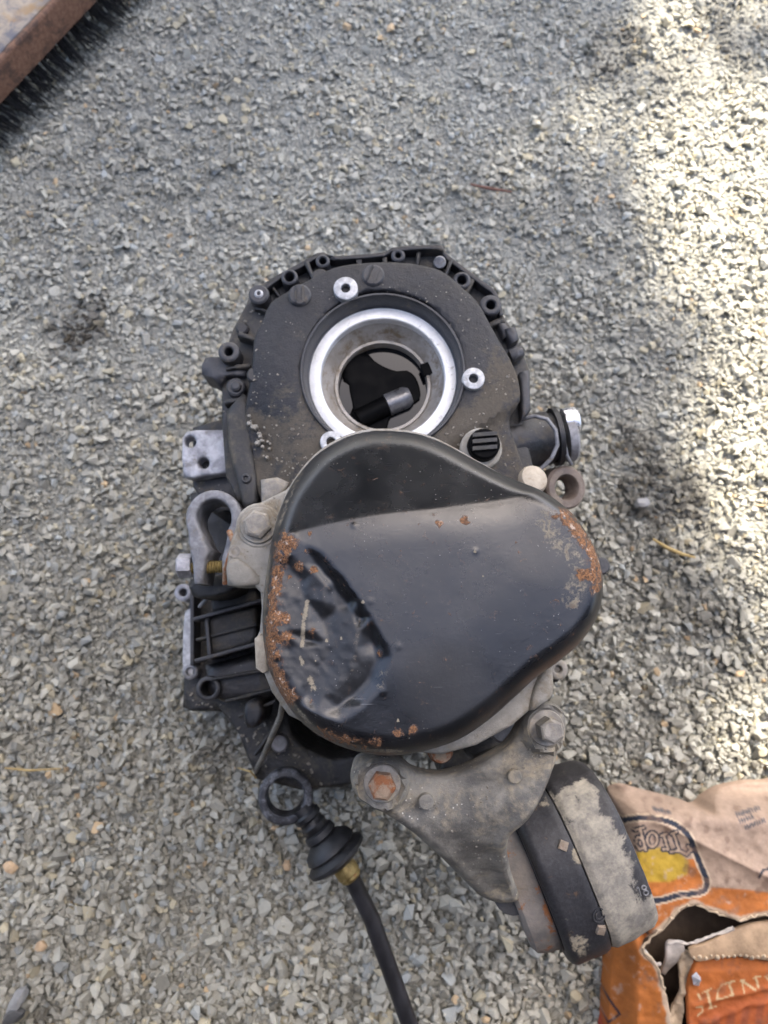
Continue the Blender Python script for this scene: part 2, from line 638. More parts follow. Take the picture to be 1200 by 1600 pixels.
# grit specks
vo = t.n('ShaderNodeTexVoronoi')
t.set(vo.inputs['Scale'], 330)
t.set(vo.inputs['Vector'], t.pos)
sp = t.math('MULTIPLY', t.ramp(vo.outputs['Distance'], 0.13, 0.07), t.ramp(t.noise(55, 3, off=(9, 9, 9)), 0.50, 0.66))
col = t.mix(t.math('MULTIPLY', sp, 0.8), col, (0.32, 0.30, 0.27))
scf = t.math('ADD', scuff, t.math('MULTIPLY', t.math('SUBTRACT', nB, 0.5), 1.3))
scf = t.math('MULTIPLY', t.ramp(scf, 0.62, 1.15), 0.55)
col = t.mix(scf, col, (0.20, 0.185, 0.165))
dm = t.math('ADD', dust, t.math('ADD', t.math('MULTIPLY', t.math('SUBTRACT', nB, 0.5), 0.9), t.math('MULTIPLY', t.math('SUBTRACT', nC, 0.5), 1.2)))
dm = t.ramp(dm, 0.45, 0.75)
col = t.mix(t.math('MULTIPLY', dm, 0.85), col, t.mix(nB, (0.17, 0.14, 0.095), (0.36, 0.31, 0.225)))
rm = t.math('ADD', rust, t.math('ADD', t.math('MULTIPLY', t.math('SUBTRACT', nB, 0.5), 0.9), t.math('MULTIPLY', t.math('SUBTRACT', nC, 0.5), 2.6)))
rf = t.ramp(rm, 0.47, 0.60)
nD = t.noise(800, 4, 0.7, off=(5, 0, 5))
rc = t.mix(t.ramp(nD, 0.33, 0.68), (0.04, 0.02, 0.012), (0.27, 0.125, 0.05))
rc = t.mix(t.ramp(t.noise(300, 3, off=(8, 8, 1)), 0.58, 0.70), rc, (0.42, 0.33, 0.26))
halo = t.math('MULTIPLY', t.ramp(rm, 0.22, 0.50), 0.7)
col = t.mix(halo, col, (0.045, 0.026, 0.017))
col = t.mix(rf, col, rc)
rg = t.ramp(t.noise(35, 6, 0.6, 0.3, off=(2, 6, 2)), 0.25, 0.8, 0.20, 0.33)
rg = t.mixf(t.math('MULTIPLY', scuff, 0.9), rg, 0.62)
rg = t.mixf(scf, rg, 0.7)
rg = t.mixf(t.math('MAXIMUM', dm, rf), rg, 0.92)
h = t.math('ADD', t.math('MULTIPLY', nB, 0.25), t.math('MULTIPLY', rf, t.math('ADD', nD, 0.4)))
nrm = t.bump(t.noise(60, 3, 0.5, off=(1, 1, 7)), 0.10, 0.002)
nrm = t.bump(h, 0.45, 0.0007, nrm)
m_cover = t.out(col, rg, 0.0, nrm, 0.58)

# gravel stones
t = NT('crushed_stone')
ca = t.attr('tint').outputs['Color']
n1 = t.noise(500, 5, 0.7)
n2 = t.noise(150, 4, 0.6, off=(1, 7, 3))
hs = t.n('ShaderNodeMix', data_type='RGBA', blend_type='MULTIPLY')
t.set(hs.inputs[0], 1.0)
t.set(hs.inputs[6], ca)
t.set(hs.inputs[7], t.mix(t.math('MULTIPLY', t.math('ADD', n1, n2), 0.5), (0.70, 0.70, 0.71), (1.28, 1.27, 1.24)))
m_stone = t.out(hs.outputs[2], 0.88, 0.0, t.bump(n1, 0.55, 0.0012), 0.35)

t = NT('gravel_bed')
v = t.n('ShaderNodeTexVoronoi')
t.set(v.inputs['Scale'], 130)
t.set(v.inputs['Vector'], t.pos)
v2 = t.n('ShaderNodeTexVoronoi', feature='DISTANCE_TO_EDGE')
t.set(v2.inputs['Scale'], 130)
t.set(v2.inputs['Vector'], t.pos)
bw = t.n('ShaderNodeRGBToBW')
t.set(bw.inputs[0], v.outputs['Color'])
colg = t.mix(bw.outputs[0], (0.20, 0.195, 0.165), (0.34, 0.335, 0.285))
m_bed = t.out(colg, 0.9, 0.0, t.bump(t.ramp(v2.outputs['Distance'], 0.0, 0.3), 0.7, 0.004), 0.3)

# ------------------------------------------------------------------ ground
gnd = mesh('ground', [(-25, -25, -0.0102), (25, -25, -0.0102), (25, 25, -0.0102), (-25, 25, -0.0102)], [(0, 1, 2, 3)])
tag(link('ground', gnd, m_bed, None, None, False), kind='structure')


def stone_variants(nv, npts):
    out = []
    for k in range(nv):
        bm = bmesh.new()
        e = RNG.uniform(2.2, 4.5)
        for i in range(npts):
            p = RNG.normal(size=3)
            p /= (np.abs(p) ** e).sum() ** (1 / e)
            bm.verts.new(p * RNG.uniform(0.74, 1.0))
        r = bmesh.ops.convex_hull(bm, input=bm.verts)
        bmesh.ops.delete(bm, geom=list({g for g in r['geom_interior'] if isinstance(g, bmesh.types.BMVert)}), context='VERTS')
        bmesh.ops.triangulate(bm, faces=bm.faces)
        bm.verts.index_update()
        V = np.array([v.co for v in bm.verts])
        F = np.array([[v.index for v in f.verts] for f in bm.faces])
        bm.free()
        out.append((V, F))
    return out


def stain(x, y):
    """oil stains, dark spots and a painted shadow streak on the gravel, 0..1"""
    s = np.zeros_like(x)
    for px, py, r, a in ((122, 508, 52, 0.95), (95, 480, 22, 0.5), (1030, 770, 85, 0.66), (1000, 690, 50, 0.6), (1065, 860, 65, 0.42), (1080, 950, 70, 0.34),
                         (15, 565, 16, 0.6), (60, 1590, 26, 0.6), (330, 1180, 40, 0.35), (960, 70, 70, 0.6), (1150, 45, 70, 0.45), (1060, 110, 50, 0.35)):  # closing entries paint the far right shadow streak into the stones
        cx, cy = W(px, py, 0)
        R = r * sc(px, py, 0)
        d = np.hypot(x - cx, y - cy) / R + (fbm(x * 70, y * 70, 5) - 0.5) * 1.5
        s = np.maximum(s, a * sstep(1.15, 0.45, d))
    return s


def build_gravel():
    VA = stone_variants(30, 11)
    x0, x1, y0, y1 = -0.68, 0.68, -0.50, 0.98
    cell = 0.0016
    nx, ny = int((x1 - x0) / cell), int((y1 - y0) / cell)
    Hm = np.full((ny, nx), -0.012)
    N = 122000
    X = RNG.uniform(x0 + 0.01, x1 - 0.01, N)
    Y = RNG.uniform(y0 + 0.01, y1 - 0.01, N)
    R = np.clip(np.exp(RNG.normal(math.log(0.0034), 0.40, N)), 0.0013, 0.0090) * np.interp(Y, [-0.4, 0.1, 0.8], [1.08, 0.86, 0.70])
    R[: N // 3] *= 1.12
    asp = RNG.uniform(0.62, 1.0, N)
    flat = RNG.uniform(0.5, 0.9, N)
    ROT = RNG.uniform(0, 2 * math.pi, N)
    Zb = np.zeros(N)
    jit = RNG.normal(0, 0.0042, (N, 3, 2))
    for i in range(N):
        r = R[i]
        best = None
        for k in range(3):
            x, y = (X[i] + jit[i, k, 0], Y[i] + jit[i, k, 1]) if k else (X[i], Y[i])
            cx, cy = int((x - x0) / cell), int((y - y0) / cell)
            h = max(1, int(r * 0.6 / cell))
            if cx - h < 0 or cy - h < 0 or cx + h >= nx or cy + h >= ny:
                continue
            sub = Hm[cy - h:cy + h + 1, cx - h:cx + h + 1]
            zb = 0.55 * sub.mean() + 0.45 * sub.max() - 0.0012
            if best is None or zb < best[0]:
                best = (zb, x, y, cx, cy)
        if best is None:
            Zb[i] = -0.012
            continue
        zb, X[i], Y[i], cx, cy = best
        Zb[i] = min(zb, 0.006)
        top = Zb[i] + 1.7 * r * flat[i] * 0.8
        h = max(1, int(r * 0.75 / cell))
        sub = Hm[max(cy - h, 0):cy + h + 1, max(cx - h, 0):cx + h + 1]
        np.maximum(sub, top, out=sub)
    base = RNG.uniform(0.285, 0.405, N)
    base = base * (0.80 + 0.42 * fbm(X * 5, Y * 5, 77, 3))
    tint = np.stack([base * 1.04, base * 1.01, base * 0.855], 1)
    kind = RNG.uniform(size=N)
    tint[kind < 0.07] *= np.array([1.10, 1.02, 0.86])
    tint[(kind > 0.10) & (kind < 0.108)] *= np.array([1.30, 1.0, 0.72])
    tint[(kind > 0.122) & (kind < 0.18)] *= 0.66
    tint[(kind > 0.20) & (kind < 0.27)] *= np.array([0.86, 0.92, 1.02])
    tint[(kind > 0.27) & (kind < 0.31)] *= 1.15
    st = np.clip(stain(X, Y) * RNG.uniform(0.6, 1.15, N), 0, 0.9)
    tint *= (1 - np.clip(st, 0, 0.85))[:, None] * np.array([1.0, 1.0, 1.0]) + st[:, None] * np.array([0.035, 0.014, -0.004])
    tint = np.clip(tint, 0.012, 0.75)
    VV, FF, CC = [], [], []
    off = 0
    order = RNG.integers(0, len(VA), N)
    tx, ty = RNG.normal(0, 0.30, N), RNG.normal(0, 0.30, N)
    for k, (V, F) in enumerate(VA):
        idx = np.where(order == k)[0]
        n = len(idx)
        S = np.stack([R[idx] * 1.12, R[idx] * asp[idx] * 1.12, R[idx] * flat[idx]], 1)
        P = V[None] * S[:, None]
        a, b = tx[idx], ty[idx]
        ca, sa, cb, sb = np.cos(a), np.sin(a), np.cos(b), np.sin(b)
        y, z = P[..., 1] * ca[:, None] - P[..., 2] * sa[:, None], P[..., 1] * sa[:, None] + P[..., 2] * ca[:, None]
        x = P[..., 0]
        x, z = x * cb[:, None] + z * sb[:, None], -x * sb[:, None] + z * cb[:, None]
        cr, sr = np.cos(ROT[idx]), np.sin(ROT[idx])
        x, y = x * cr[:, None] - y * sr[:, None], x * sr[:, None] + y * cr[:, None]
        z = z + (R[idx] * flat[idx] * 0.75 + Zb[idx])[:, None]
        Q = np.stack([x + X[idx][:, None], y + Y[idx][:, None], z], 2).reshape(-1, 3)
        VV.append(Q)
        FF.append((F[None] + (np.arange(n) * len(V))[:, None, None] + off).reshape(-1, 3))
        CC.append(np.repeat(tint[idx], len(V), 0))
        off += n * len(V)
    V = np.vstack(VV)
    F = np.vstack(FF)
    C = np.vstack(CC)
    me = bpy.data.meshes.new('gravel')
    me.vertices.add(len(V))
    me.vertices.foreach_set('co', V.ravel())
    me.loops.add(F.size)
    me.loops.foreach_set('vertex_index', F.ravel().astype(np.int32))
    me.polygons.add(len(F))
    me.polygons.foreach_set('loop_start', (np.arange(len(F)) * 3).astype(np.int32))
    me.update(calc_edges=True)
    me.polygons.foreach_set('use_smooth', [False] * len(F))
    at = me.attributes.new('tint', 'FLOAT_COLOR', 'POINT')
    at.data.foreach_set('color', np.column_stack([C, np.ones(len(C))]).astype(np.float32).ravel())
    o = link('gravel', me, m_stone, None, None, False)
    tag(o, 'grey crushed stone gravel spread over the ground', 'gravel', kind='stuff')


build_gravel()

# ------------------------------------------------------------------ gearbox
GX, GY = W(600, 800, 0.0)
gb = empty('gearbox', (GX, GY, 0), 'dirty black gearbox standing on end on the gravel, dented cover upwards', 'gearbox')
ZP = 0.250      # face of the differential side
ZF = 0.222      # outer flange
ZC = 0.306      # alloy flange under the cover


def boss(name, px, py, r, hr, z, h, mat, parent, depth=0.03, cham=0.0012, label=None, n=24):
    s = sc(px, py, z)
    c = W3(px, py, z)
    R, q = r * s, hr * s
    if hr:
        prof = [(-h, R * 1.06), (-cham, R), (-cham * 0.3, R - cham * 0.7), (0, R - cham * 1.5), (0, q + cham * 0.8), (-cham * 0.7, q), (-depth, q * 0.98)]
        o = lathe(name, c, (0, 0, 1), prof, mat, parent, n, capstart=False, capend=True)
    else:
        prof = [(-h, R * 1.04), (-cham, R), (0, R - cham * 1.2)]
        o = lathe(name, c, (0, 0, 1), prof, mat, parent, n, capstart=False)
    if label:
        o['label'] = label
    return o


# --- outer flange with its upstanding lip
flange_px = [(383, 476), (392, 452), (430, 430), (470, 409), (496, 394), (507, 393), (522, 399), (560, 397), (602, 393), (612, 386), (650, 383), (688, 382),
             (698, 396), (735, 424), (757, 440), (776, 456), (786, 490), (800, 512), (816, 545), (829, 580), (829, 622), (818, 660), (832, 720), (850, 790),
             (840, 900), (480, 900), (420, 800), (372, 790), (352, 742), (346, 660), (346, 605), (348, 560), (362, 515)]
casing = patch('casing', flange_px, ZF, (0.0,), m_cast2, gb, step=0.009, rnd=0.0025, smooth=False, holes=[circ(598, 580, 112, 48)])
lip = catmull([(390, 462), (432, 430), (470, 409), (496, 394), (507, 393), (522, 399), (602, 393), (612, 386), (688, 382), (700, 397), (757, 440), (777, 457), (787, 490)], 6, False)
lipin = [(x + (602 - x) * 0.035, y + (600 - y) * 0.035) for x, y in lip]
patch('flange_lip', list(map(tuple, lip)) + [tuple(p) for p in lipin[::-1]], 0.234, 0.014, m_cast, casing, step=0.005, rnd=0.0012, smooth=False)

for k, (A, B) in enumerate((((420, 440), (436, 462)), ((478, 407), (490, 436)), ((560, 398), (562, 414)), ((600, 394), (602, 412)), ((655, 384), (652, 414)), ((706, 404), (696, 428)), ((742, 430), (728, 456)),
                            ((788, 498), (766, 506)), ((398, 478), (416, 486)), ((372, 520), (398, 530)), ((352, 575), (390, 570)), ((350, 628), (384, 622)), ((808, 560), (790, 566)))):
    dx, dy = B[0] - A[0], B[1] - A[1]
    L = math.hypot(dx, dy)
    q1, q2 = 3.0 + (k * 7 % 5) * 0.5, 2.2 + (k * 5 % 4) * 0.5
    nx_, ny_ = -dy / L, dx / L
    patch('casing_web', [(A[0] + nx_ * q1, A[1] + ny_ * q1), (B[0] + nx_ * q2, B[1] + ny_ * q2), (B[0] - nx_ * q2, B[1] - ny_ * q2), (A[0] - nx_ * q1, A[1] - ny_ * q1)], 0.230 + (k * 3 % 4) * 0.002, 0.02, m_cast2, casing, step=0.005, rnd=0.0015, smooth=False)

# --- raised face with bore
BC = (598, 580)
plate_px = [(407, 500), (420, 470), (442, 455), (478, 436), (520, 416), (560, 409), (610, 407), (650, 410), (690, 420), (722, 445), (748, 470), (765, 500), (782, 530),
            (800, 560), (812, 590), (815, 622), (800, 650), (815, 700), (835, 760), (830, 800), (450, 800), (400, 770), (385, 700), (378, 640), (386, 600), (392, 560), (395, 525)]


def face_z(x, y, d):
    px, py = PJ(x, y, np.full(x.shape, ZP))
    r = np.hypot(px - BC[0], py - BC[1])
    z = ZP - 0.006 * sstep(150, 260, r) + 0.0006 * (fbm(x * 120, y * 120, 3) - 0.5)
    # sunken web lower right, running from the stud down to the cover
    lx = (px - 640) * 0.55 + (py - 700) * 0.83
    web = sstep(690, 700, py + (px - 700) * 0.62 - 5) * sstep(640, 665, px) 
    z = z - 0.006 * web * sstep(690, 720, px)
    # left shoulder falls away
    z = z - 0.010 * sstep(470, 395, px) * sstep(560, 700, py)
    return z


def face_dust(px, py, d):
    v = 0.75 * sstep(560, 720, py)
    v = np.maximum(v, 0.9 * sstep(110, 30, np.hypot(px - 740, py - 690)))
    v = np.maximum(v, 0.7 * sstep(60, 15, np.hypot(px - 790, py - 590)))
    v = np.maximum(v, 0.55 * sstep(80, 20, np.hypot(px - 430, py - 700)))
    return v


face = patch('casing_face', plate_px, ZP, 0.035, m_face, gb, attrs={'dust': face_dust}, step=0.0045, rnd=0.003, holes=[circ(BC[0], BC[1], 126, 48)], zfun=face_z)
s = sc(BC[0], BC[1], ZP)
c = W3(BC[0], BC[1], ZP)
NB = 96
lathe('bore_lip', c, (0, 0, 1), [(-0.02, 131 * s), (0.000, 130 * s), (0.0018, 128 * s), (0.0018, 125.5 * s), (0.0, 124 * s), (-0.004, 122.5 * s), (-0.0135, 120 * s), (-0.0145, 117 * s)], m_boss, face, NB, capstart=False, capend=False)
lathe('bearing_ring', c, (0, 0, 1), [(-0.0152, 122 * s), (-0.0148, 119 * s), (-0.0144, 117.5 * s), (-0.0142, 101 * s), (-0.0150, 99.5 * s), (-0.024, 99 * s), (-0.026, 99 * s)], m_alu, face, NB, capstart=False, capend=False)
seat = lathe('bearing_seat', c, (0, 0, 1), [(-0.0225, 99.3 * s), (-0.0245, 97 * s), (-0.037, 80.5 * s), (-0.0365, 79.5 * s), (-0.0350, 79 * s), (-0.0350, 74.5 * s), (-0.038, 74 * s), (-0.075, 76 * s)], m_seat, face, NB, capstart=False, capend=False)
# key slot block in the seat
kx, ky = W(666, 577, ZP - 0.0350)
ks = MB()
a = math.radians(20)
for (w2, h2, z0, z1) in ((0.0036, 0.0052, ZP - 0.0372, ZP - 0.0335),):
    P = [(-w2, -h2), (w2, -h2), (w2, h2), (-w2, h2)]
    P = [(kx + u * math.cos(a) - v * math.sin(a), ky + u * math.sin(a) + v * math.cos(a)) for u, v in P]
    ks.add([(u, v, z0) for u, v in P] + [(u, v, z1) for u, v in P], [(0, 1, 5, 4), (1, 2, 6, 5), (2, 3, 7, 6), (3, 0, 4, 7), (4, 5, 6, 7)])
ks.build('key_slot', m_black, seat)
# oil and what stands in it
lathe('oil_pool', c + Vector((0, 0, -0.0455)), (0, 0, 1), [(-0.006, 75 * s), (0, 75 * s)], m_oil, face, 48)
zg = ZP - 0.0430
patch('spider_gear', [(533, 582), (546, 562), (560, 553), (573, 550), (584, 562), (600, 572), (620, 579), (636, 578), (649, 588), (656, 606), (656, 624), (640, 634), (612, 650), (604, 672), (596, 700), (552, 700), (547, 668), (546, 648), (551, 636), (546, 610), (545, 600), (536, 594)], zg, 0.008, m_black, face, step=0.004, rnd=0.0015)
zs = ZP - 0.041
tube('pinion_shaft', [W3(560, 655, zs), W3(604, 634, zs)], 0.0085, m_black, face, 20)
tube('pinion_end', [W3(605, 633, zs), W3(634, 621, zs), W3(641, 618, zs)], [0.0092, 0.0092, 0.0070], m_shaft, face, 20)

# --- bosses, studs and plugs on the face
for px, py, r in ((540, 450, 19), (740, 591, 17.5), (517, 690, 17)):
    boss('standoff', px, py, r, 7.5, ZP + 0.005, 0.012, m_alubright, face, 0.0115, cham=0.0005)
for px, py, r, hr, z in ((452, 432, 13, 8, 0.238), (504, 407, 11, 6, 0.236), (622, 398, 11, 5, 0.234), (722, 437, 14, 8, 0.236), (767, 476, 17, 7.5, 0.238),
                         (357, 549, 16.5, 7, 0.240), (368, 604, 15, 0, 0.232), (404, 459, 16, 0, 0.238)):
    boss('bolt_boss', px, py, r, hr, z, 0.03, m_boss, casing, 0.028)
boss('stud_end', 404, 458, 7, 3, 0.2395, 0.004, m_alubright, casing, 0.003)
boss('stud_end', 368, 602, 8, 0, 0.236, 0.006, m_boss, casing)
for px, py, ang in ((468, 460, 92), (583, 429, 68)):
    s_ = sc(px, py, ZP)
    pl = boss('screw_plug', px, py, 18, 0, ZP + 0.002, 0.006, m_boss, face)
    d = Vector((math.cos(math.radians(ang)), math.sin(math.radians(ang)), 0))
    n_ = Vector((-d.y, d.x, 0))
    p0 = W3(px, py, ZP + 0.002)
    mb = MB()
    for sgn in (-1, 1):
        q = p0 + n_ * (0.0022 * sgn)
        A = [q + d * 0.0068 - n_ * 0.0009 * 0 + Vector((0, 0, -0.001)), q - d * 0.0068 + Vector((0, 0, -0.001)), q - d * 0.0068 + n_ * 0.0016 * sgn + Vector((0, 0, 0.0012)), q + d * 0.0068 + n_ * 0.0016 * sgn + Vector((0, 0, 0.0012))]
        B = [q + d * 0.0068 + Vector((0, 0, 0.0016)), q - d * 0.0068 + Vector((0, 0, 0.0016))]
        mb.add([A[0], A[1], B[1], B[0], A[2], A[3]], [(0, 1, 2, 3), (3, 2, 4, 5)])
    mb.build('slot', m_cast, pl)
for px, py, r in ((398, 585, 13), (500, 432, 14), (378, 512, 10), (540, 424, 10), (700, 500, 12)):
    boss('cast_pad', px, py, r, 0, ZP - 0.0035 if px > 395 else 0.226, 0.008, m_cast, face)
# locating pin standing at the rim
tube('locating_pin', [W3(687, 410, 0.215), W3(687, 410, 0.240), W3(687, 410, 0.2415)], [0.0052, 0.0052, 0.0042], m_steel, casing, 16)
# ear at the left
patch('mounting_ear', [(314, 570), (320, 558), (342, 556), (360, 562), (385, 574), (384, 586), (352, 588), (343, 600), (330, 590), (315, 584)], 0.230, 0.03, m_boss, casing, step=0.005, rnd=0.002)
# blocks at the right edge
for P, z in (([(790, 512), (806, 508), (812, 528), (798, 536)], 0.236), ([(796, 545), (816, 538), (821, 552), (803, 562)], 0.238), ([(812, 580), (828, 576), (830, 640), (816, 655)], 0.236), ([(776, 500), (788, 500), (800, 518), (788, 528)], 0.232)):
    patch('edge_lug', P, z, 0.03, m_boss, casing, step=0.005, rnd=0.0025, smooth=False)
# long rib along the left of the face
patch('casing_rib', [(352, 640), (378, 612), (390, 622), (394, 690), (402, 745), (404, 792), (380, 796), (366, 742), (356, 700)], 0.236, 0.1, m_cast2, casing, step=0.005, rnd=0.004, smooth=False)
boss('rivet', 384, 747, 8, 4, 0.2385, 0.006, m_boss, casing, 0.004)
patch('web_plate', [(406, 748), (432, 744), (450, 752), (440, 775), (408, 792)], 0.2475, 0.03, m_bolt, casing, step=0.005, rnd=0.004, smooth=False)
# bright dirt lumps of old sealant beside the rib
mb = MB()
for k in range(26):
    u = random.random()
    px, py = 392 + 32 * u + random.gauss(0, 5), 655 + 60 * u + random.gauss(0, 5)
    r = random.uniform(0.0008, 0.0022)
    cc = W3(px, py, ZP - 0.009)
    V, F = lathe_vf(cc, (0, 0, 1), [(-0.004, r), (0.000, r), (r * 0.7, r * 0.6)], 6)
    mb.add(V, F)
tag(mb.build('sealant_crumbs', m_alloy, face), kind='stuff')
# speed sensor plug
sp_ = boss('sensor_plug', 757, 693, 25, 0, ZP + 0.010, 0.02, m_black, gb)
boss('sensor_collar', 752, 700, 33, 0, ZP + 0.001, 0.02, m_alloy, sp_)
for k, dy in enumerate((-13, -3, 8)):
    A = [W3(738, 693 + dy + 4, ZP + 0.0103), W3(776, 690 + dy + 4, ZP + 0.0103), W3(776, 690 + dy - 2, ZP + 0.0103), W3(738, 693 + dy - 2, ZP + 0.0103)]
    B = [p + Vector((0, 0, 0.003)) for p in A]
    MB().add(A + B, [(0, 1, 5, 4), (1, 2, 6, 5), (2, 3, 7, 6), (3, 0, 4, 7), (4, 5, 6, 7)]).build('plug_rib', m_cast2, sp_)

# --- side plate with two holes
sp = patch('side_plate', [(284, 684), (290, 674), (304, 671), (356, 671), (358, 738), (300, 747), (286, 744), (283, 715)], 0.185, 0.012, m_plate, gb, step=0.004, rnd=0.0025,
           holes=[circ(297, 690, 8.5, 16), circ(318, 723, 8.5, 16)], smooth=False)
patch('side_arm', [(300, 667), (352, 652), (372, 690), (372, 800), (330, 800), (300, 760)], 0.168, 0.16, m_cast, gb, step=0.01, rnd=0.003, smooth=False)

# --- bell housing low down on the left
bell_px = [(300, 915), (290, 960), (287, 1040), (284, 1106), (300, 1112), (345, 1112), (372, 1148), (386, 1185), (400, 1218), (470, 1236), (545, 1228), (600, 1205), (640, 1000), (560, 800), (330, 760), (296, 770), (298, 850)]
bell = patch('bell_housing', bell_px, 0.095, (0.0,), m_cast2, gb, step=0.009, rnd=0.004, smooth=False, holes=[[(448, 1110), (480, 1120), (570, 1120), (566, 1178), (520, 1186), (480, 1172), (456, 1150)]])
patch('housing_block', [(322, 962), (398, 948), (404, 1004), (326, 1026)], 0.150, 0.06, m_cast2, bell, step=0.006, rnd=0.004, smooth=False)
patch('housing_block', [(326, 905), (398, 905), (404, 940), (330, 958)], 0.145, 0.05, m_cast2, bell, step=0.006, rnd=0.004, smooth=False)
patch('housing_block', [(318, 1040), (402, 1018), (440, 1080), (420, 1092), (345, 1098), (322, 1085)], 0.128, 0.05, m_cast, bell, step=0.006, rnd=0.008, smooth=False)
patch('housing_block', [(382, 1100), (400, 1092), (412, 1112), (404, 1134), (386, 1138), (380, 1120)], 0.150, 0.06, m_cast, bell, step=0.005, rnd=0.004)
for A, B, z in (((302, 968), (408, 938), 0.160), ((304, 1033), (408, 1004), 0.158), ((322, 965), (328, 1032), 0.156), ((300, 905), (300, 1040), 0.120)):
    dx, dy = B[0] - A[0], B[1] - A[1]
    L = math.hypot(dx, dy)
    nx_, ny_ = -dy / L * 3.2, dx / L * 3.2
    patch('housing_rib', [(A[0] + nx_, A[1] + ny_), (B[0] + nx_, B[1] + ny_), (B[0] - nx_, B[1] - ny_), (A[0] - nx_, A[1] - ny_)], z, 0.06, m_boss, bell, step=0.006, rnd=0.001, smooth=False)
for A, B, z in (((306, 1000), (400, 976), 0.154), ((330, 930), (404, 916), 0.152), ((330, 1062), (420, 1046), 0.140), ((352, 1096), (432, 1076), 0.136), ((372, 1120), (430, 1096), 0.14), ((398, 1180), (440, 1120), 0.12)):
    dx, dy = B[0] - A[0], B[1] - A[1]
    L = math.hypot(dx, dy)
    nx_, ny_ = -dy / L * 2.4, dx / L * 2.4
    patch('housing_rib', [(A[0] + nx_, A[1] + ny_), (B[0] + nx_, B[1] + ny_), (B[0] - nx_, B[1] - ny_), (A[0] - nx_, A[1] - ny_)], z, 0.06, m_cast2, bell, step=0.006, rnd=0.001, smooth=False)
patch('machined_edge', [(289, 955), (300, 948), (304, 985), (304, 1030), (300, 1058), (287, 1056), (285, 1010)], 0.108, 0.02, m_alubright, bell, step=0.004, rnd=0.0015)
boss('flange_boss', 286, 926, 14, 6, 0.115, 0.05, m_plate, bell, 0.02)
boss('flange_boss', 297, 1050, 12, 6, 0.112, 0.04, m_steel, bell, 0.02)
boss('flange_boss', 325, 1076, 19, 12, 0.136, 0.07, m_boss, bell, 0.05)
boss('flange_boss', 436, 1163, 13, 0, 0.110, 0.05, m_steel, bell)
patch('foot_web', [(398, 1212), (420, 1192), (452, 1180), (520, 1196), (548, 1180), (556, 1205), (545, 1228), (500, 1232)], 0.085, 0.05, m_cast2, bell, step=0.006, rnd=0.006)
tube('breather_wire', [W3(x, y, z) for x, y, z in ((442, 1098, 0.24), (438, 1120, 0.21), (425, 1150, 0.17), (412, 1180, 0.13), (402, 1200, 0.10), (398, 1212, 0.085))], [0.0024] * 5 + [0.001], m_bracket, gb, 8)
tube('tie_strap', [W3(312, 948, 0.17), W3(328, 930, 0.18), W3(345, 912, 0.19)], 0.0018, m_steel, bell, 8)

# --- core under the cover, alloy flange
patch('gear_core', [(440, 790), (850, 790), (870, 900), (800, 1000), (720, 1100), (580, 1120), (470, 1060), (430, 950)], 0.262, (0.0,), m_cast, gb, step=0.012, rnd=0.003, smooth=False)
fl_px = [(540, 690), (498, 715), (445, 765), (400, 787), (382, 797), (370, 815), (358, 850), (352, 888), (354, 914), (395, 914), (406, 925), (408, 950), (405, 985), (398, 1000),
         (400, 1040), (412, 1052), (424, 1082), (450, 1118), (490, 1138), (545, 1162), (610, 1172), (690, 1180), (745, 1165), (800, 1135), (835, 1105), (862, 1070), (866, 1036), (880, 960), (860, 840), (780, 780), (680, 712), (600, 695)]
fl = patch('cover_flange', fl_px, ZC, 0.035, m_alloy, gb, step=0.005, rnd=0.003, smooth=False)
patch('flange_pad', [(397, 998), (406, 990), (416, 1000), (418, 1048), (410, 1052), (399, 1044)], ZC + 0.004, 0.02, m_tanpaint, fl, step=0.004, rnd=0.002, smooth=False)
patch('flange_pad', [(840, 1062), (862, 1040), (866, 1085), (850, 1100), (828, 1112)], ZC + 0.004, 0.03, m_alloy, fl, step=0.004, rnd=0.004)
boss('blind_hole', 366, 862, 9, 7, ZC + 0.0006, 0.003, m_bolt, fl, 0.0025)
patch('stiffening_rib', [(354, 880), (372, 872), (398, 893), (404, 912), (360, 914)], ZC + 0.003, 0.02, m_alloy, fl, step=0.004, rnd=0.003)


def bolt(name, px, py, z, r, wr, mat, wmat, parent, hgt=0.008, ph=0.3, ring=None, label=None):
    s_ = sc(px, py, z)
    V, F = lathe_vf(W3(px, py, z), (0, 0, 1), [(0.0015, r * 1.12 * s_), (hgt - 0.0014, r * 1.12 * s_), (hgt, r * 0.92 * s_)], 6, phase=ph, capstart=False)
    V2, F2 = lathe_vf(W3(px, py, z), (0, 0, 1), [(hgt - 0.0004, r * 0.80 * s_), (hgt + 0.0003, r * 0.74 * s_)], 24, capstart=False)
    o = MB().add(V, F).add(V2, F2).build(name, mat, parent, 25)
    lathe('washer', W3(px, py, z), (0, 0, 1), [(-0.002, wr * s_), (0.0012, wr * s_), (0.002, wr * 0.95 * s_), (0.002, r * 0.5 * s_)], wmat, o, 32, capstart=False)
    if label:
        o['label'] = label
    return o


bolt('flange_bolt', 404, 821, ZC + 0.001, 20, 29, m_bolt, m_alloy, fl, 0.008, 0.25)
boss('bolt_pad', 404, 821, 36, 0, ZC + 0.001, 0.03, m_alloy, fl)

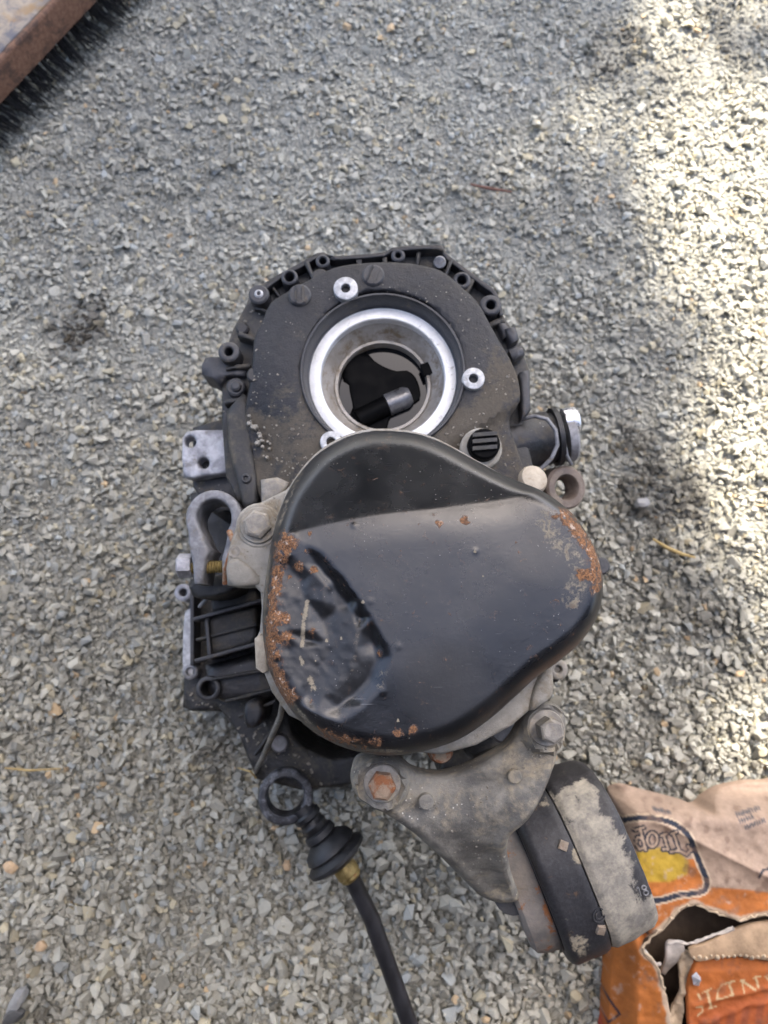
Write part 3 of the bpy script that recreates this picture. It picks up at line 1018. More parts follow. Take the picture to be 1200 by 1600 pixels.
# --- the pressed steel cover
ZR = 0.317
cover_px = [(600, 670), (650, 675), (692, 690), (742, 718), (792, 745), (842, 768), (886, 800), (916, 840), (933, 880), (938, 922), (929, 966), (904, 1005), (870, 1035), (836, 1059), (802, 1090),
            (762, 1125), (716, 1155), (662, 1173), (610, 1180), (556, 1173), (510, 1155), (470, 1126), (440, 1086), (421, 1045), (412, 1000), (411, 950), (416, 900), (424, 850), (436, 800), (456, 755), (490, 712), (530, 685), (565, 673)]
crease = catmull([(395, 850), (452, 836), (560, 813), (700, 795), (790, 782), (840, 768), (900, 740)], 8, False)
dent_px = [(455, 862), (492, 870), (522, 908), (546, 938), (564, 962), (582, 1000), (592, 1026), (578, 1060), (552, 1090), (528, 1108), (500, 1098), (470, 1080), (440, 1065), (425, 1030), (422, 960), (430, 900)]


def gauss(d, w):
    return np.exp(-(d / w) ** 2)


DENT = [(455, 838, 0), (478, 852, 0), (506, 868, 0), (536, 904, 0), (562, 938, 0), (580, 965, 0), (600, 1000, 0), (612, 1028, 0), (598, 1070, 0), (566, 1104, 0), (532, 1126, 0), (498, 1118, 0), (462, 1102, 0), (436, 1080, 0), (420, 1040, 0), (412, 990, 0),
        (412, 930, 0), (424, 870, 0), (436, 842, 0),
        (498, 884, -5), (522, 914, -6.5), (546, 943, -7.5), (564, 968, -7.5), (582, 1003, -6.5), (589, 1026, -5.5), (576, 1062, -6), (551, 1089, -5.5), (530, 1103, -3.5),
        (550, 960, -3.5), (558, 985, -1.6), (555, 1020, -1.6), (543, 1056, -2.2), (524, 1080, -2.0), (504, 1088, -2.6),
        (526, 950, -7.5), (505, 972, -8.5), (484, 1000, -8.0), (512, 1010, -6.0), (500, 1045, -5.5), (488, 1066, -5.0), (480, 1088, -4.5),
        (490, 894, -2.0), (512, 914, -2.2), (506, 944, -2.6), (488, 984, -3.2), (474, 1010, -3.8), (468, 1036, -4.0), (472, 1062, -3.4),
        (458, 960, -5.0), (444, 930, -3.5), (436, 985, -2.0), (446, 1016, -4.5), (454, 1050, -3.0), (448, 884, -5.5), (470, 906, -6.5), (456, 866, -1.0), (470, 884, -1.6), (478, 935, -5.5)]
_t = delaunay_2d_cdt([Vector(p[:2]) for p in DENT], [], [], 0, 1e-6)
DT = [tuple(f) for f in _t[2]]
DP = np.array([(v.x, v.y) for v in _t[0]])
DZ = np.array([min(DENT, key=lambda q: (q[0] - x_) ** 2 + (q[1] - y_) ** 2)[2] for x_, y_ in DP], float)


def dent_lin(x, y):
    out = np.zeros(x.shape)
    for a_, b_, c_ in DT:
        (x0, y0), (x1, y1), (x2, y2) = DP[a_], DP[b_], DP[c_]
        det = (y1 - y2) * (x0 - x2) + (x2 - x1) * (y0 - y2)
        if abs(det) < 1e-9:
            continue
        l0 = ((y1 - y2) * (x - x2) + (x2 - x1) * (y - y2)) / det
        l1 = ((y2 - y0) * (x - x2) + (x0 - x2) * (y - y2)) / det
        l2 = 1 - l0 - l1
        m_ = (l0 >= -1e-9) & (l1 >= -1e-9) & (l2 >= -1e-9)
        out[m_] = (l0 * DZ[a_] + l1 * DZ[b_] + l2 * DZ[c_])[m_]
    return out


def dent_field(x, y):
    o_ = 0
    for i in range(12):
        a_ = 2 * math.pi * i / 12
        r_ = 2.5 if i % 2 else 5.0
        o_ = o_ + dent_lin(x + r_ * math.cos(a_), y + r_ * math.sin(a_))
    return o_ / 12


def cover_z(x, y, d):
    px, py = PJ(x, y, np.full(x.shape, 0.352))
    R, Hh = 0.017, 0.036
    q = 1 - np.clip(d / R, 0, 1)
    prof = np.sqrt(np.maximum(1 - q ** 2.4, 0))
    # crease: panel flat below it, falling away above
    yc = np.interp(px, crease[:, 0], crease[:, 1])
    sgn = (yc - py) * 0.00039                     # metres above the crease line
    up = np.clip(sgn, 0, None)
    lo = np.clip(sgn + 0.020, 0, 0.020)
    wid = sstep(420, 480, px) * sstep(870, 800, px)
    T = Hh - 0.37 * (np.sqrt(up * up + 0.0016 ** 2) - 0.0016) - wid * 0.15 * lo * lo / 0.040
    T = T + 0.0022 * sstep(0.0, 0.06, d)          # slight crown of the panel
    z = ZR + T * prof
    # dent
    dz = dent_field(px + 5 * (fbm(px / 22, py / 22, 51, 2) - 0.5), py + 5 * (fbm(px / 22, py / 22, 57, 2) - 0.5))
    k = sdist(px, py, dent_px)
    area = sstep(-4, 30, k)
    dz = dz * 0.00084 + area * (0.0009 * (fbm(px / 24, py / 24, 4, 2) - 0.5) + 0.0005 * (fbm(px / 9, py / 9, 8, 2) - 0.5))
    fade = sstep(0.0, 0.010, d)
    z = z + dz * fade
    # crumpled left rim
    lr = gauss(seg_dist(px, py, [(436, 850), (424, 930), (420, 1000), (432, 1060)]), 22)
    z = z + lr * 0.0030 * (fbm(px / 11, py / 11, 15, 3) - 0.5) * sstep(0.0, 0.004, d)
    # faint waviness and pimples
    z = z + 0.0006 * (fbm(px / 85, py / 85, 21, 2) - 0.5)
    for a_, b_, r_, h_ in ((579, 940, 5, 0.0003), (623, 1010, 5, 0.0003), (598, 1080, 5, 0.0003), (553, 822, 4, 0.0004), (742, 862, 4, 0.0005)):
        z = z + h_ * gauss(np.hypot(px - a_, py - b_), r_)
    return z


def m_rust(px, py, d):
    v = np.zeros(px.shape)
    for P, r, a in (([(447, 842), (438, 880), (431, 920), (426, 960), (424, 1000), (428, 1040), (438, 1068), (452, 1092)], 15, 0.72),
                    ([(880, 803), (914, 846), (930, 888), (931, 918)], 12, 0.70), ([(495, 1146), (545, 1160), (588, 1162)], 14, 0.48), ([(430, 1000), (446, 996)], 12, 0.75),
                    ([(426, 960), (448, 968)], 10, 0.75), ([(908, 898), (928, 898)], 13, 0.75), ([(866, 806), (884, 802)], 8, 0.7), ([(440, 850), (456, 846)], 13, 0.75)):
        v = np.maximum(v, a * sstep(r * 1.5, r * 0.2, seg_dist(px, py, P)))
    for a_, b_, r in ((685, 817, 8), (726, 813, 9), (622, 1146, 11), (645, 1140, 8), (488, 985, 8), (466, 884, 11), (491, 888, 9), (592, 1021, 6), (480, 862, 6), (452, 902, 6), (484, 833, 5)):
        v = np.maximum(v, 0.62 * sstep(r * 1.5, r * 0.1, np.hypot(px - a_, py - b_)))
    return v


def m_dust(px, py, d):
    v = np.zeros(px.shape)
    for P, r, a in (([(850, 812), (872, 845), (898, 872), (905, 905), (895, 935)], 26, 0.55), ([(560, 680), (620, 684)], 18, 0.35), ([(480, 940), (474, 975), (472, 1010)], 5, 0.75),
                    ([(484, 1060), (490, 1075)], 7, 0.7), ([(470, 1028), (472, 1036)], 6, 0.75), ([(555, 962), (558, 1000), (546, 1050)], 9, 0.38), ([(514, 914), (505, 948)], 11, 0.36),
                    ([(490, 1082), (530, 1070)], 12, 0.4), ([(420, 870), (414, 950), (416, 1020), (440, 1080), (490, 1138), (560, 1172), (640, 1176)], 6, 0.62), ([(470, 738), (446, 790), (432, 830)], 7, 0.5),
                    ([(610, 815), (760, 790)], 8, 0.28), ([(600, 1052), (592, 1070)], 12, 0.5)):
        v = np.maximum(v, a * sstep(r * 1.5, r * 0.2, seg_dist(px, py, P)))
    for a_, b_, r in ((533, 997, 4), (510, 1001, 3.5), (622, 1125, 4), (567, 940, 4), (452, 866, 3), (458, 845, 4), (742, 862, 3), (754, 900, 2.5), (493, 1033, 3)):
        v = np.maximum(v, 1.2 * sstep(r * 1.2, r * 0.5, np.hypot((px - a_) * 1.5, py - b_)))
    return v


def m_scuff(px, py, d):
    v = 0.55 * sstep(-16, 20, sdist(px, py, dent_px))
    v = np.maximum(v, 0.5 * sstep(0.016, 0.004, d))
    v = np.maximum(v, 0.5 * sstep(100, 20, np.hypot(px - 690, py - 1060)))
    v = np.maximum(v, 0.30 * sstep(60, 10, np.hypot(px - 830, py - 870)))
    return np.clip(v, 0, 1)


cov = patch('end_cover', cover_px, 0.323, (ZR - 0.002,), m_cover, gb, step=0.00105, rnd=0.0, zfun=cover_z, attrs={'rust': m_rust, 'dust': m_dust, 'scuff': m_scuff}, angle=60)
cov['label'] = 'black pressed steel end cover, dented and rusting along its left edge'
cxc, cyc = 665, 925
patch('cover_rim', [(cxc + (x - cxc) * 1.004, cyc + (y - cyc) * 1.004) for x, y in cover_px], ZR, 0.012, m_alloy, cov, step=0.006, rnd=0.0012)

# --- engine mount bracket
br_px = [(549, 1200), (556, 1186), (575, 1179), (604, 1179), (628, 1191), (648, 1206), (682, 1214), (716, 1208), (752, 1190), (790, 1165), (808, 1140), (814, 1112), (835, 1096), (862, 1098), (878, 1118),
         (878, 1148), (868, 1182), (850, 1230), (826, 1278), (803, 1308), (800, 1338), (814, 1390), (834, 1440), (838, 1462), (818, 1470), (796, 1468), (772, 1456), (740, 1420), (690, 1355), (640, 1300), (590, 1262), (560, 1240), (549, 1220)]


def br_z(x, y, d):
    px, py = PJ(x, y, np.full(x.shape, 0.285))
    z = 0.294 - 0.075 * sstep(1240, 1500, py) 
    z = z - 0.010 * sstep(0.0, 1.0, gauss(np.hypot(px - 690, py - 1215), 70))
    # thick rounded edge on the right arm
    z = z + 0.004 * np.exp(-seg_dist(px, py, [(866, 1190), (820, 1285), (800, 1330), (822, 1420)]) / 22) * sstep(0, 0.004, d)
    z = z - 0.005 * gauss(seg_dist(px, py, [(870, 1165), (800, 1210), (760, 1225)]), 12)
    # round seats for the bolts
    for a_, b_, r in ((595, 1221, 38), (851, 1134, 36)):
        r_ = np.hypot(px - a_, py - b_)
        z = z + 0.007 * sstep(r + 8, r, r_) - 0.003 * sstep(r - 3, r - 6, r_)
    z = z + 0.0022 * (fbm(px / 28, py / 28, 31) - 0.5) + 0.0008 * (fbm(px / 7, py / 7, 33) - 0.5)
    z = z + 0.0030 * np.exp(-(((d - 0.006) / 0.004) ** 2)) * sstep(1230, 1280, py)
    return z


brk = patch('mount_bracket', br_px, 0.285, 0.020, m_bracket, gb, step=0.0025, rnd=0.005, zfun=br_z)
brk['label'] = 'Y-shaped grey cast alloy mount bracket bolted below the cover'
bolt('bracket_bolt', 597, 1224, 0.2975, 19, 29, m_rustbolt, m_bolt, brk, 0.014, 0.1, label='rust-brown bolt head on the left bracket arm')
bolt('bracket_bolt', 853, 1137, 0.2975, 17, 28, m_bolt, m_bolt, brk, 0.020, 0.4, label='dusty pale bolt head on the right bracket arm')
boss('cast_mark', 666, 1254, 12, 0, 0.2945, 0.006, m_bracket, brk, cham=0.0006)
boss('cast_mark', 805, 1214, 11, 0, 0.296, 0.006, m_bracket, brk, cham=0.0006)
# stub and web seen behind the bracket's saddle
lathe('rusty_stub', W3(686, 1168, 0.262), (0, 0, 1), [(-0.1, 0.009), (0.012, 0.009), (0.02, 0.007)], m_rustbolt, gb, 20)
patch('saddle_web', [(690, 1190), (720, 1170), (745, 1190), (800, 1170), (790, 1200), (700, 1230)], 0.235, 0.1, m_cast2, gb, step=0.006, rnd=0.004)
lathe('core_plug', W3(786, 1140, 0.255), (0, 0, 1), [(-0.1, 0.010), (0.0, 0.010), (0.002, 0.008)], m_steel, gb, 20)
patch('lower_lug', [(700, 1160), (830, 1080), (850, 1120), (800, 1170), (740, 1200)], 0.205, 0.2, m_cast2, gb, step=0.008, rnd=0.004)

# --- rubber engine mount carried by the bracket
mz = 0.170
mc = W3(890, 1338, mz)
ax = Vector((0.92, 0.36, 0.0)).normalized()


def sec(e, su, sw):
    def f(th):
        c_, s_ = math.cos(th), math.sin(th)
        return (su * math.copysign(abs(c_) ** (2 / e), c_), sw * math.copysign(abs(s_) ** (2 / e), s_))
    return f


def wobble(o, amp, freq, seed):
    me = o.data
    for v in me.vertices:
        p = v.co
        n_ = fbm(np.array([(p.x + p.z * 0.7) * freq]), np.array([(p.y - p.z * 0.4) * freq]), seed, 3)[0] - 0.5
        v.co = p + p.normalized() * (amp * n_)
    return o


def finer(prof):
    out = []
    for (a, b), (c_, d_) in zip(prof[:-1], prof[1:]):
        k = max(1, int(math.hypot(c_ - a, d_ - b) / 0.0022))
        out += [(a + (c_ - a) * i / k, b + (d_ - b) * i / k) for i in range(k)]
    return out + [prof[-1]]


MS = sec(2.5, 1.0, 0.90)
em = wobble(lathe('mount_shell', mc, ax, finer([(0.0002, 0.040), (0.0002, 0.0650), (0.0045, 0.0672), (0.020, 0.0665), (0.036, 0.0640), (0.040, 0.0615), (0.041, 0.057), (0.041, 0.02)]), m_shellpeel, gb, 120, sect=MS), 0.0022, 70, 3)
add_attr(em, 'dark', lambda x, y: np.maximum(np.maximum(0.18, 0.85 * sstep(52, 8, seg_dist(x, y, [(935, 1195), (975, 1265), (1005, 1330), (1018, 1380)]))), 0.85 * sstep(46, 10, seg_dist(x, y, [(862, 1212), (890, 1196), (915, 1190)]))))
band = wobble(lathe('mount_band', mc, ax, finer([(-0.034, 0.04), (-0.034, 0.0620), (-0.0315, 0.0655), (-0.028, 0.0672), (-0.005, 0.0672), (-0.0015, 0.066), (-0.0003, 0.063), (-0.0003, 0.03)]), m_bandpeel, em, 120, sect=MS), 0.0016, 60, 5)
add_attr(band, 'dark', lambda x, y: 0.98 - 0.75 * sstep(20, 5, np.hypot(x - 905, y - 1338)) - 0.45 * sstep(22, 6, np.hypot(x - 850, y - 1255)) - 0.4 * sstep(26, 6, seg_dist(x, y, [(880, 1440), (905, 1478)])))
wobble(lathe('mount_disc', mc + ax * -0.034, ax, finer([(-0.022, 0.02), (-0.022, 0.047), (-0.019, 0.052), (-0.010, 0.0545), (-0.002, 0.0555), (0.0, 0.055)]), m_mountrust, em, 80, sect=sec(2.3, 1.0, 0.84)), 0.002, 80, 7)
lathe('mount_rubber', mc + ax * -0.005, ax, [(-0.03, 0.05), (-0.030, 0.056), (0.006, 0.0615), (0.012, 0.0615)], m_rubber, em, 48, sect=MS)
# arm joining bracket tip and mount
tube('mount_stud', [W3(800, 1400, 0.205), mc + ax * -0.05], 0.014, m_mountsteel, em, 16)


def hit(o, px, py):
    """point and normal where the sight line meets an object already built"""
    w = WL[o.name]
    me = o.data
    bv = BVHTree.FromPolygons([v.co + w for v in me.vertices], [p.vertices[:] for p in me.polygons])
    d = W3(px, py, 0.0) - camo.location
    loc, nor, *_ = bv.ray_cast(camo.location, d.normalized())
    if nor.dot(d) > 0:
        nor = -nor
    return loc, nor


def on_band(px, py, size, name, mat, rot=0.35, h=0.0022):
    p, nn = hit(band, px, py)
    _, u_, w_ = frame_of(nn)
    mb = MB()
    P = [(-size, -size), (size, -size), (size, size), (-size, size)]
    P = [(u * math.cos(rot) - v * math.sin(rot), u * math.sin(rot) + v * math.cos(rot)) for u, v in P]
    mb.add([p + u_ * u + w_ * v - nn * 0.003 for u, v in P] + [p + u_ * u * 0.86 + w_ * v * 0.86 + nn * h for u, v in P], [(0, 1, 5, 4), (1, 2, 6, 5), (2, 3, 7, 6), (3, 0, 4, 7), (4, 5, 6, 7)])
    return mb.build(name, mat, band)


on_band(880, 1321, 0.0036, 'square_nut', m_weld)
on_band(938, 1452, 0.0034, 'square_nut', m_weld, 0.2)
p_, n_ = hit(band, 936, 1430)
for rr in (0.0052, 0.0030):
    V, F = lathe_vf(p_, n_, [(-0.001, rr), (0.0005, rr), (0.0005, rr - 0.0008), (-0.001, rr - 0.0008)], 24, capstart=False, capend=False)
    MB().add(V, F).build('round_stamp', m_mountsteel, band)

# raised casting number on the shell
for P in ([(997, 1386), (1001, 1400)], [(997, 1386), (995, 1389)]):
    tube('casting_number', [hit(em, *p)[0] for p in P], 0.0007, m_steel, em, 6)
for cx_, cy_, r_ in ((1006, 1387, 3.4), (1009, 1395, 3.8)):
    tube('casting_number', [hit(em, *p)[0] for p in circ(cx_, cy_, r_, 10) + circ(cx_, cy_, r_, 10)[:1]], 0.0006, m_steel, em, 6)

# --- clamp lever on the left
cl_px = ([(303, 912), (300, 880), (294, 850)] + [(334 + 45 * math.cos(math.radians(a)), 811 - 46 * math.sin(math.radians(a))) for a in range(205, -32, -12)] +
         [(366, 846), (360, 872), (360, 914), (347, 914), (346, 872), (352, 850)] + [(334 + 27 * math.cos(math.radians(a)), 809 - 29 * math.sin(math.radians(a))) for a in range(-35, 226, 15)] +
         [(322, 850), (330, 858), (322, 875), (316, 912)])
cl = patch('clamp_lever', cl_px, 0.238, 0.034, m_steel, gb, step=0.004, rnd=0.0022, smooth=False)
thr = []
for k in range(26):
    u = k / 25
    p = W3(300 + 56 * u, 887 - 2 * u, 0.228)
    thr.append((p, 0.0052 if k % 2 else 0.0042))
tube('clamp_screw', [p for p, r in thr], [r for p, r in thr], m_brass, cl, 14, angle=20)
V, F = lathe_vf(W3(278, 884, 0.228), Vector((1, 0.03, 0)), [(0, 0.008), (0.0012, 0.0095), (0.009, 0.0095), (0.011, 0.0085)], 6)
MB().add(V, F).build('clamp_nut', m_plate, cl, 25)
tube('return_clip', [W3(358, 830, 0.245), W3(366, 850, 0.25), W3(359, 870, 0.25), W3(352, 890, 0.246), W3(352, 912, 0.24)], 0.0022, m_rustbolt, cl, 8)
patch('clamp_base', [(296, 905), (325, 900), (360, 898), (372, 918), (340, 934), (300, 932)], 0.196, 0.1, m_cast2, gb, step=0.006, rnd=0.004)

# --- right hand side: axle stub, wire clip, lever eye
axr = Vector((1, 0.16, 0.0)).normalized()
st0 = W3(808, 692, 0.200)
sb = lathe('axle_stub', st0, axr, [(-0.02, 0.024), (0.010, 0.024), (0.012, 0.0225), (0.026, 0.0225), (0.0275, 0.0205), (0.033, 0.0205), (0.034, 0.019)], m_cast, gb, 36)
lathe('boot_ring', st0, axr, [(0.0305, 0.0195), (0.0305, 0.0245), (0.0345, 0.0245), (0.0345, 0.019)], m_rubber, sb, 36)
lathe('bright_cap', st0 + axr * 0.040 + Vector((0.004, 0.010, 0.006)), axr, [(-0.006, 0.012), (0.004, 0.012), (0.006, 0.0105), (0.007, 0.006)], m_chrome, sb, 28)
lathe('cap_base', st0 + axr * 0.040 + Vector((0.004, -0.002, 0.0)), axr, [(-0.004, 0.020), (0.002, 0.020), (0.004, 0.018)], m_steel, sb, 28)
tube('wire_clip', [W3(x, y, z) for x, y, z in ((815, 655, 0.222), (835, 650, 0.228), (855, 655, 0.230), (868, 672, 0.230), (871, 695, 0.229), (862, 716, 0.226), (848, 730, 0.222), (838, 738, 0.218))], 0.0017, m_steel, gb, 8)
tube('wire_clip', [W3(x, y, z) for x, y, z in ((866, 650, 0.214), (876, 665, 0.214), (882, 690, 0.214), (886, 712, 0.214), (893, 726, 0.21))], 0.0015, m_steel, gb, 8)
lv = lathe('lever_eye', W3(884, 762, 0.196), Vector((0.28, -0.1, 0.95)), [(-0.02, 0.0185), (0.0, 0.0185), (0.002, 0.0165), (0.002, 0.0115), (0.0, 0.0100), (-0.018, 0.0098)], m_brownlever, gb, 32, capstart=False, capend=False)
patch('lever_arm', [(820, 735), (860, 738), (892, 735), (905, 760), (880, 785), (835, 780)], 0.190, 0.02, m_brownlever, lv, step=0.005, rnd=0.004, holes=[circ(884, 762, 20, 20)])
lathe('tan_plug', W3(832, 750, 0.236), Vector((0.25, 0.25, 0.93)), [(-0.03, 0.012), (0.000, 0.012), (0.004, 0.0105), (0.006, 0.006)], m_tanpaint, gb, 24)
boss('side_bolt', 940, 884, 14, 0, 0.20, 0.03, m_boss, gb)
boss('side_bolt', 872, 1046, 16, 6, 0.19, 0.04, m_bolt, gb, 0.004)
patch('right_arm', [(850, 860), (935, 866), (950, 884), (935, 902), (850, 900)], 0.188, 0.188, m_cast2, gb, step=0.01, rnd=0.003)
patch('right_arm', [(800, 1000), (868, 1026), (888, 1046), (872, 1066), (800, 1060)], 0.178, 0.178, m_cast2, gb, step=0.01, rnd=0.003)

# grit lying on the gearbox
m_grit = grime('grit', (0.16, 0.14, 0.11), (0.32, 0.29, 0.24), (0.25, 0.2, 0.14), 0.4, (0.8, 0.95), 0.0, 300, 200, 900, 0.4)
GV = stone_variants(6, 9)


def grit(o, spots, n, rmax=0.0016):
    w = WL[o.name]
    bv = BVHTree.FromPolygons([v.co + w for v in o.data.vertices], [p.vertices[:] for p in o.data.polygons])
    mb = MB()
    rg_ = random.Random(len(o.name) * 31 + n)
    for k in range(n):
        cx_, cy_, rr = spots[k % len(spots)]
        d_ = (W3(cx_ + rg_.gauss(0, rr), cy_ + rg_.gauss(0, rr), 0.0) - camo.location).normalized()
        loc, nor, *_ = bv.ray_cast(camo.location, d_)
        if loc is None or abs(nor.z) < 0.6:
            continue
        V, F = GV[k % 6]
        q_ = rg_.uniform(0.25, 1.0) ** 2 * rmax + 0.0003
        mb.add([(loc.x + v[0] * q_, loc.y + v[1] * q_ * 0.8, loc.z + v[2] * q_ * 0.6 + q_ * 0.2) for v in V], [tuple(int(i) for i in f) for f in F])
    tag(mb.build('grit', m_grit, o, 30), kind='stuff')


grit(face, [(430, 690, 22), (460, 730, 22), (745, 665, 20), (790, 600, 16), (780, 710, 20), (420, 620, 30), (700, 520, 50)], 190)
grit(casing, [(400, 480, 16), (780, 500, 14), (810, 590, 14), (368, 640, 14), (660, 400, 30)], 90)
grit(bell, [(330, 1100, 16), (400, 1140, 20), (430, 1190, 20), (310, 1000, 20), (500, 1210, 24)], 120, 0.003)
grit(fl, [(380, 870, 16), (420, 780, 12), (405, 900, 12), (850, 1060, 10)], 80, 0.0012)
grit(brk, [(620, 1250, 26), (700, 1240, 40), (760, 1230, 36), (720, 1330, 40), (840, 1180, 14)], 150, 0.0011)

# ------------------------------------------------------------------ shift rod lying against the gearbox
rz = 0.118
rod = empty('shift_rod', W3(445, 1246, 0.0), 'black shift linkage rod with round eye end and rubber boot beside the bracket', 'linkage rod')
s_ = sc(445, 1246, rz)
lathe('eye_ring', W3(446, 1246, rz), Vector((0.10, 0.02, 1)), [(-0.026, 40 * s_), (-0.003, 43 * s_), (0.0, 41 * s_), (0.0012, 38 * s_), (0.0012, 32 * s_), (0.0, 29.5 * s_), (-0.024, 28 * s_)], m_eye, rod, 48, capstart=False, capend=False)
p0, p1 = W3(474, 1266, rz - 0.008), W3(556, 1380, rz - 0.014)
dv = (p1 - p0)
L = dv.length
dv.normalize()
nk = [(0.000, 0.010), (0.006, 0.0105), (0.008, 0.0125), (0.012, 0.0125), (0.014, 0.0105), (0.017, 0.0105), (0.019, 0.0118), (0.025, 0.0112), (0.027, 0.0095), (0.030, 0.0095)]
lathe('eye_neck', p0 - dv * 0.004, dv, nk, m_rubber, rod, 28)
lathe('rubber_boot', p0, dv, [(0.020, 0.010), (0.022, 0.014), (0.027, 0.015), (0.029, 0.013), (0.031, 0.016), (0.036, 0.0225), (0.041, 0.0245), (0.0435, 0.0225), (0.0445, 0.0235), (0.048, 0.0285), (0.051, 0.0285), (0.055, 0.022), (0.058, 0.012), (0.059, 0.006)], m_rubber, rod, 48)
lathe('brass_collar', p0 + dv * 0.056, dv, [(0, 0.0085), (0.001, 0.0102), (0.009, 0.0108), (0.0125, 0.0108), (0.0135, 0.0098), (0.016, 0.0098), (0.018, 0.0080)], m_brass, rod, 28)
q0 = p0 + dv * 0.071
tube('rod_sleeve', [q0, W3(580, 1434, 0.097), W3(602, 1495, 0.090), W3(624, 1556, 0.082), W3(646, 1618, 0.074), W3(684, 1725, 0.052), W3(722, 1835, 0.02)], [0.0074, 0.0076, 0.0076, 0.0077, 0.0077, 0.0077, 0.0077], m_rod, rod, 20)

# ------------------------------------------------------------------ torn fruit box
NAVY, CREAM, TANB, ORG, YEL = (0.02, 0.025, 0.04), (0.55, 0.43, 0.30), (0.37, 0.27, 0.20), (0.40, 0.13, 0.028), (0.44, 0.29, 0.035)


def print_col(px, py, d):
    n = fbm(px / 40, py / 40, 41)
    n2 = fbm(px / 7, py / 7, 44)
    c = np.tile(np.array(ORG), (len(px), 1)) * (0.65 + 0.6 * n)[:, None]

    def put(mask, col):
        m_ = np.clip(mask, 0, 1)[:, None]
        c[:] = c * (1 - m_) + np.array(col) * m_

    def stroke(P, w, col):
        put(sstep(w / 2 + 0.8, w / 2 - 0.4, seg_dist(px, py, P)), col)
    put(sstep(-2, 2, sdist(px, py, [(900, 1150), (1400, 1150), (1400, 1398), (1200, 1394), (1166, 1390), (1110, 1386), (1060, 1396), (960, 1410), (900, 1350)])), TANB)
    c[:] = c * (0.82 + 0.3 * n2)[:, None]
    frame_ = catmull([(940, 1300), (968, 1284), (998, 1278), (1034, 1281), (1060, 1291), (1077, 1308), (1086, 1330), (1095, 1352), (1104, 1374), (1103, 1388), (1092, 1395), (1060, 1399), (1035, 1406), (1010, 1408), (960, 1405)], 3, False)
    interior = list(map(tuple, frame_))
    ins = inside(px, py, interior)
    put((ins & (py > 1338 + 0.05 * (px - 1000))).astype(float), np.array(ORG) * 1.05)
    put(sstep(-3, 3, sdist(px, py, [(985, 1332), (1005, 1330), (1030, 1324), (1062, 1332), (1076, 1345), (1074, 1366), (1046, 1378), (1000, 1378), (980, 1370)])) * (0.75 + 0.4 * n), YEL)
    stroke(frame_, 13, CREAM)
    stroke(frame_, 8, NAVY)
    glyphs = [[(1052, 1302), (1061, 1328)], [(1048, 1331), (1061, 1329), (1073, 1335), (1080, 1328), (1075, 1322)], [(1049, 1303), (1057, 1300)],
              [(1037, 1304), (1044, 1328)], [(1044, 1326), (1036, 1327)], [(1033, 1306), (1041, 1303)],
              circ(1019, 1312, 8, 14, 11) + [(1027, 1312)], [(1000, 1294), (1009, 1328)], [(1004, 1310), (996, 1308), (993, 1318), (999, 1327), (1008, 1324)], [(992, 1297), (1006, 1293)]]
    for g in glyphs:
        stroke(g, 8.5, NAVY)
    for g in glyphs:
        stroke(g, 3.0, (0.42, 0.31, 0.22))
    # small grey lettering on the far flap, too small to read
    for (x0, y0), (x1, y1), k in (((1149, 1274), (1188, 1262), 11), ((1154, 1284), (1177, 1276), 6), ((1163, 1294), (1196, 1281), 9), ((1020, 1264), (1048, 1270), 8)):
        for i in range(k):
            u = (i + 0.5) / k
            x, y = x0 + (x1 - x0) * u, y0 + (y1 - y0) * u
            stroke([(x - 1.0, y - 3), (x + 1.0, y + 2.5)], 2.0, (0.09, 0.085, 0.09))
            if i % 2:
                stroke([(x - 1.5, y), (x + 1.8, y - 0.5)], 1.5, (0.09, 0.085, 0.09))
    stroke([(944, 1550), (968, 1584), (944, 1602)], 3.6, (0.03, 0.022, 0.03))
    stroke([(1186, 1372), (1192, 1360), (1206, 1356)], 3.5, NAVY)
    put(0.85 * sstep(6, -6, px - (946 + 0 * py)) * sstep(1560, 1600, py), (0.42, 0.03, 0.025))
    put(0.95 * sstep(8, 4, -sdist(px, py, hole_px) + 7 * (fbm(px / 9, py / 9, 53) - 0.5)), np.array((0.40, 0.31, 0.22)))
    # scuffs and handling dirt
    put(0.55 * sstep(0.60, 0.78, fbm(px / 16, py / 16, 47)), (0.16, 0.10, 0.07))
    put(0.5 * sstep(0.66, 0.8, fbm(px / 10, py / 10, 49)), (0.45, 0.33, 0.25))
    for P in ([(1000, 1440), (1012, 1458)], [(984, 1445), (992, 1462)]):
        stroke(P, 5, (0.08, 0.05, 0.035))
    return np.clip(c, 0, 1)


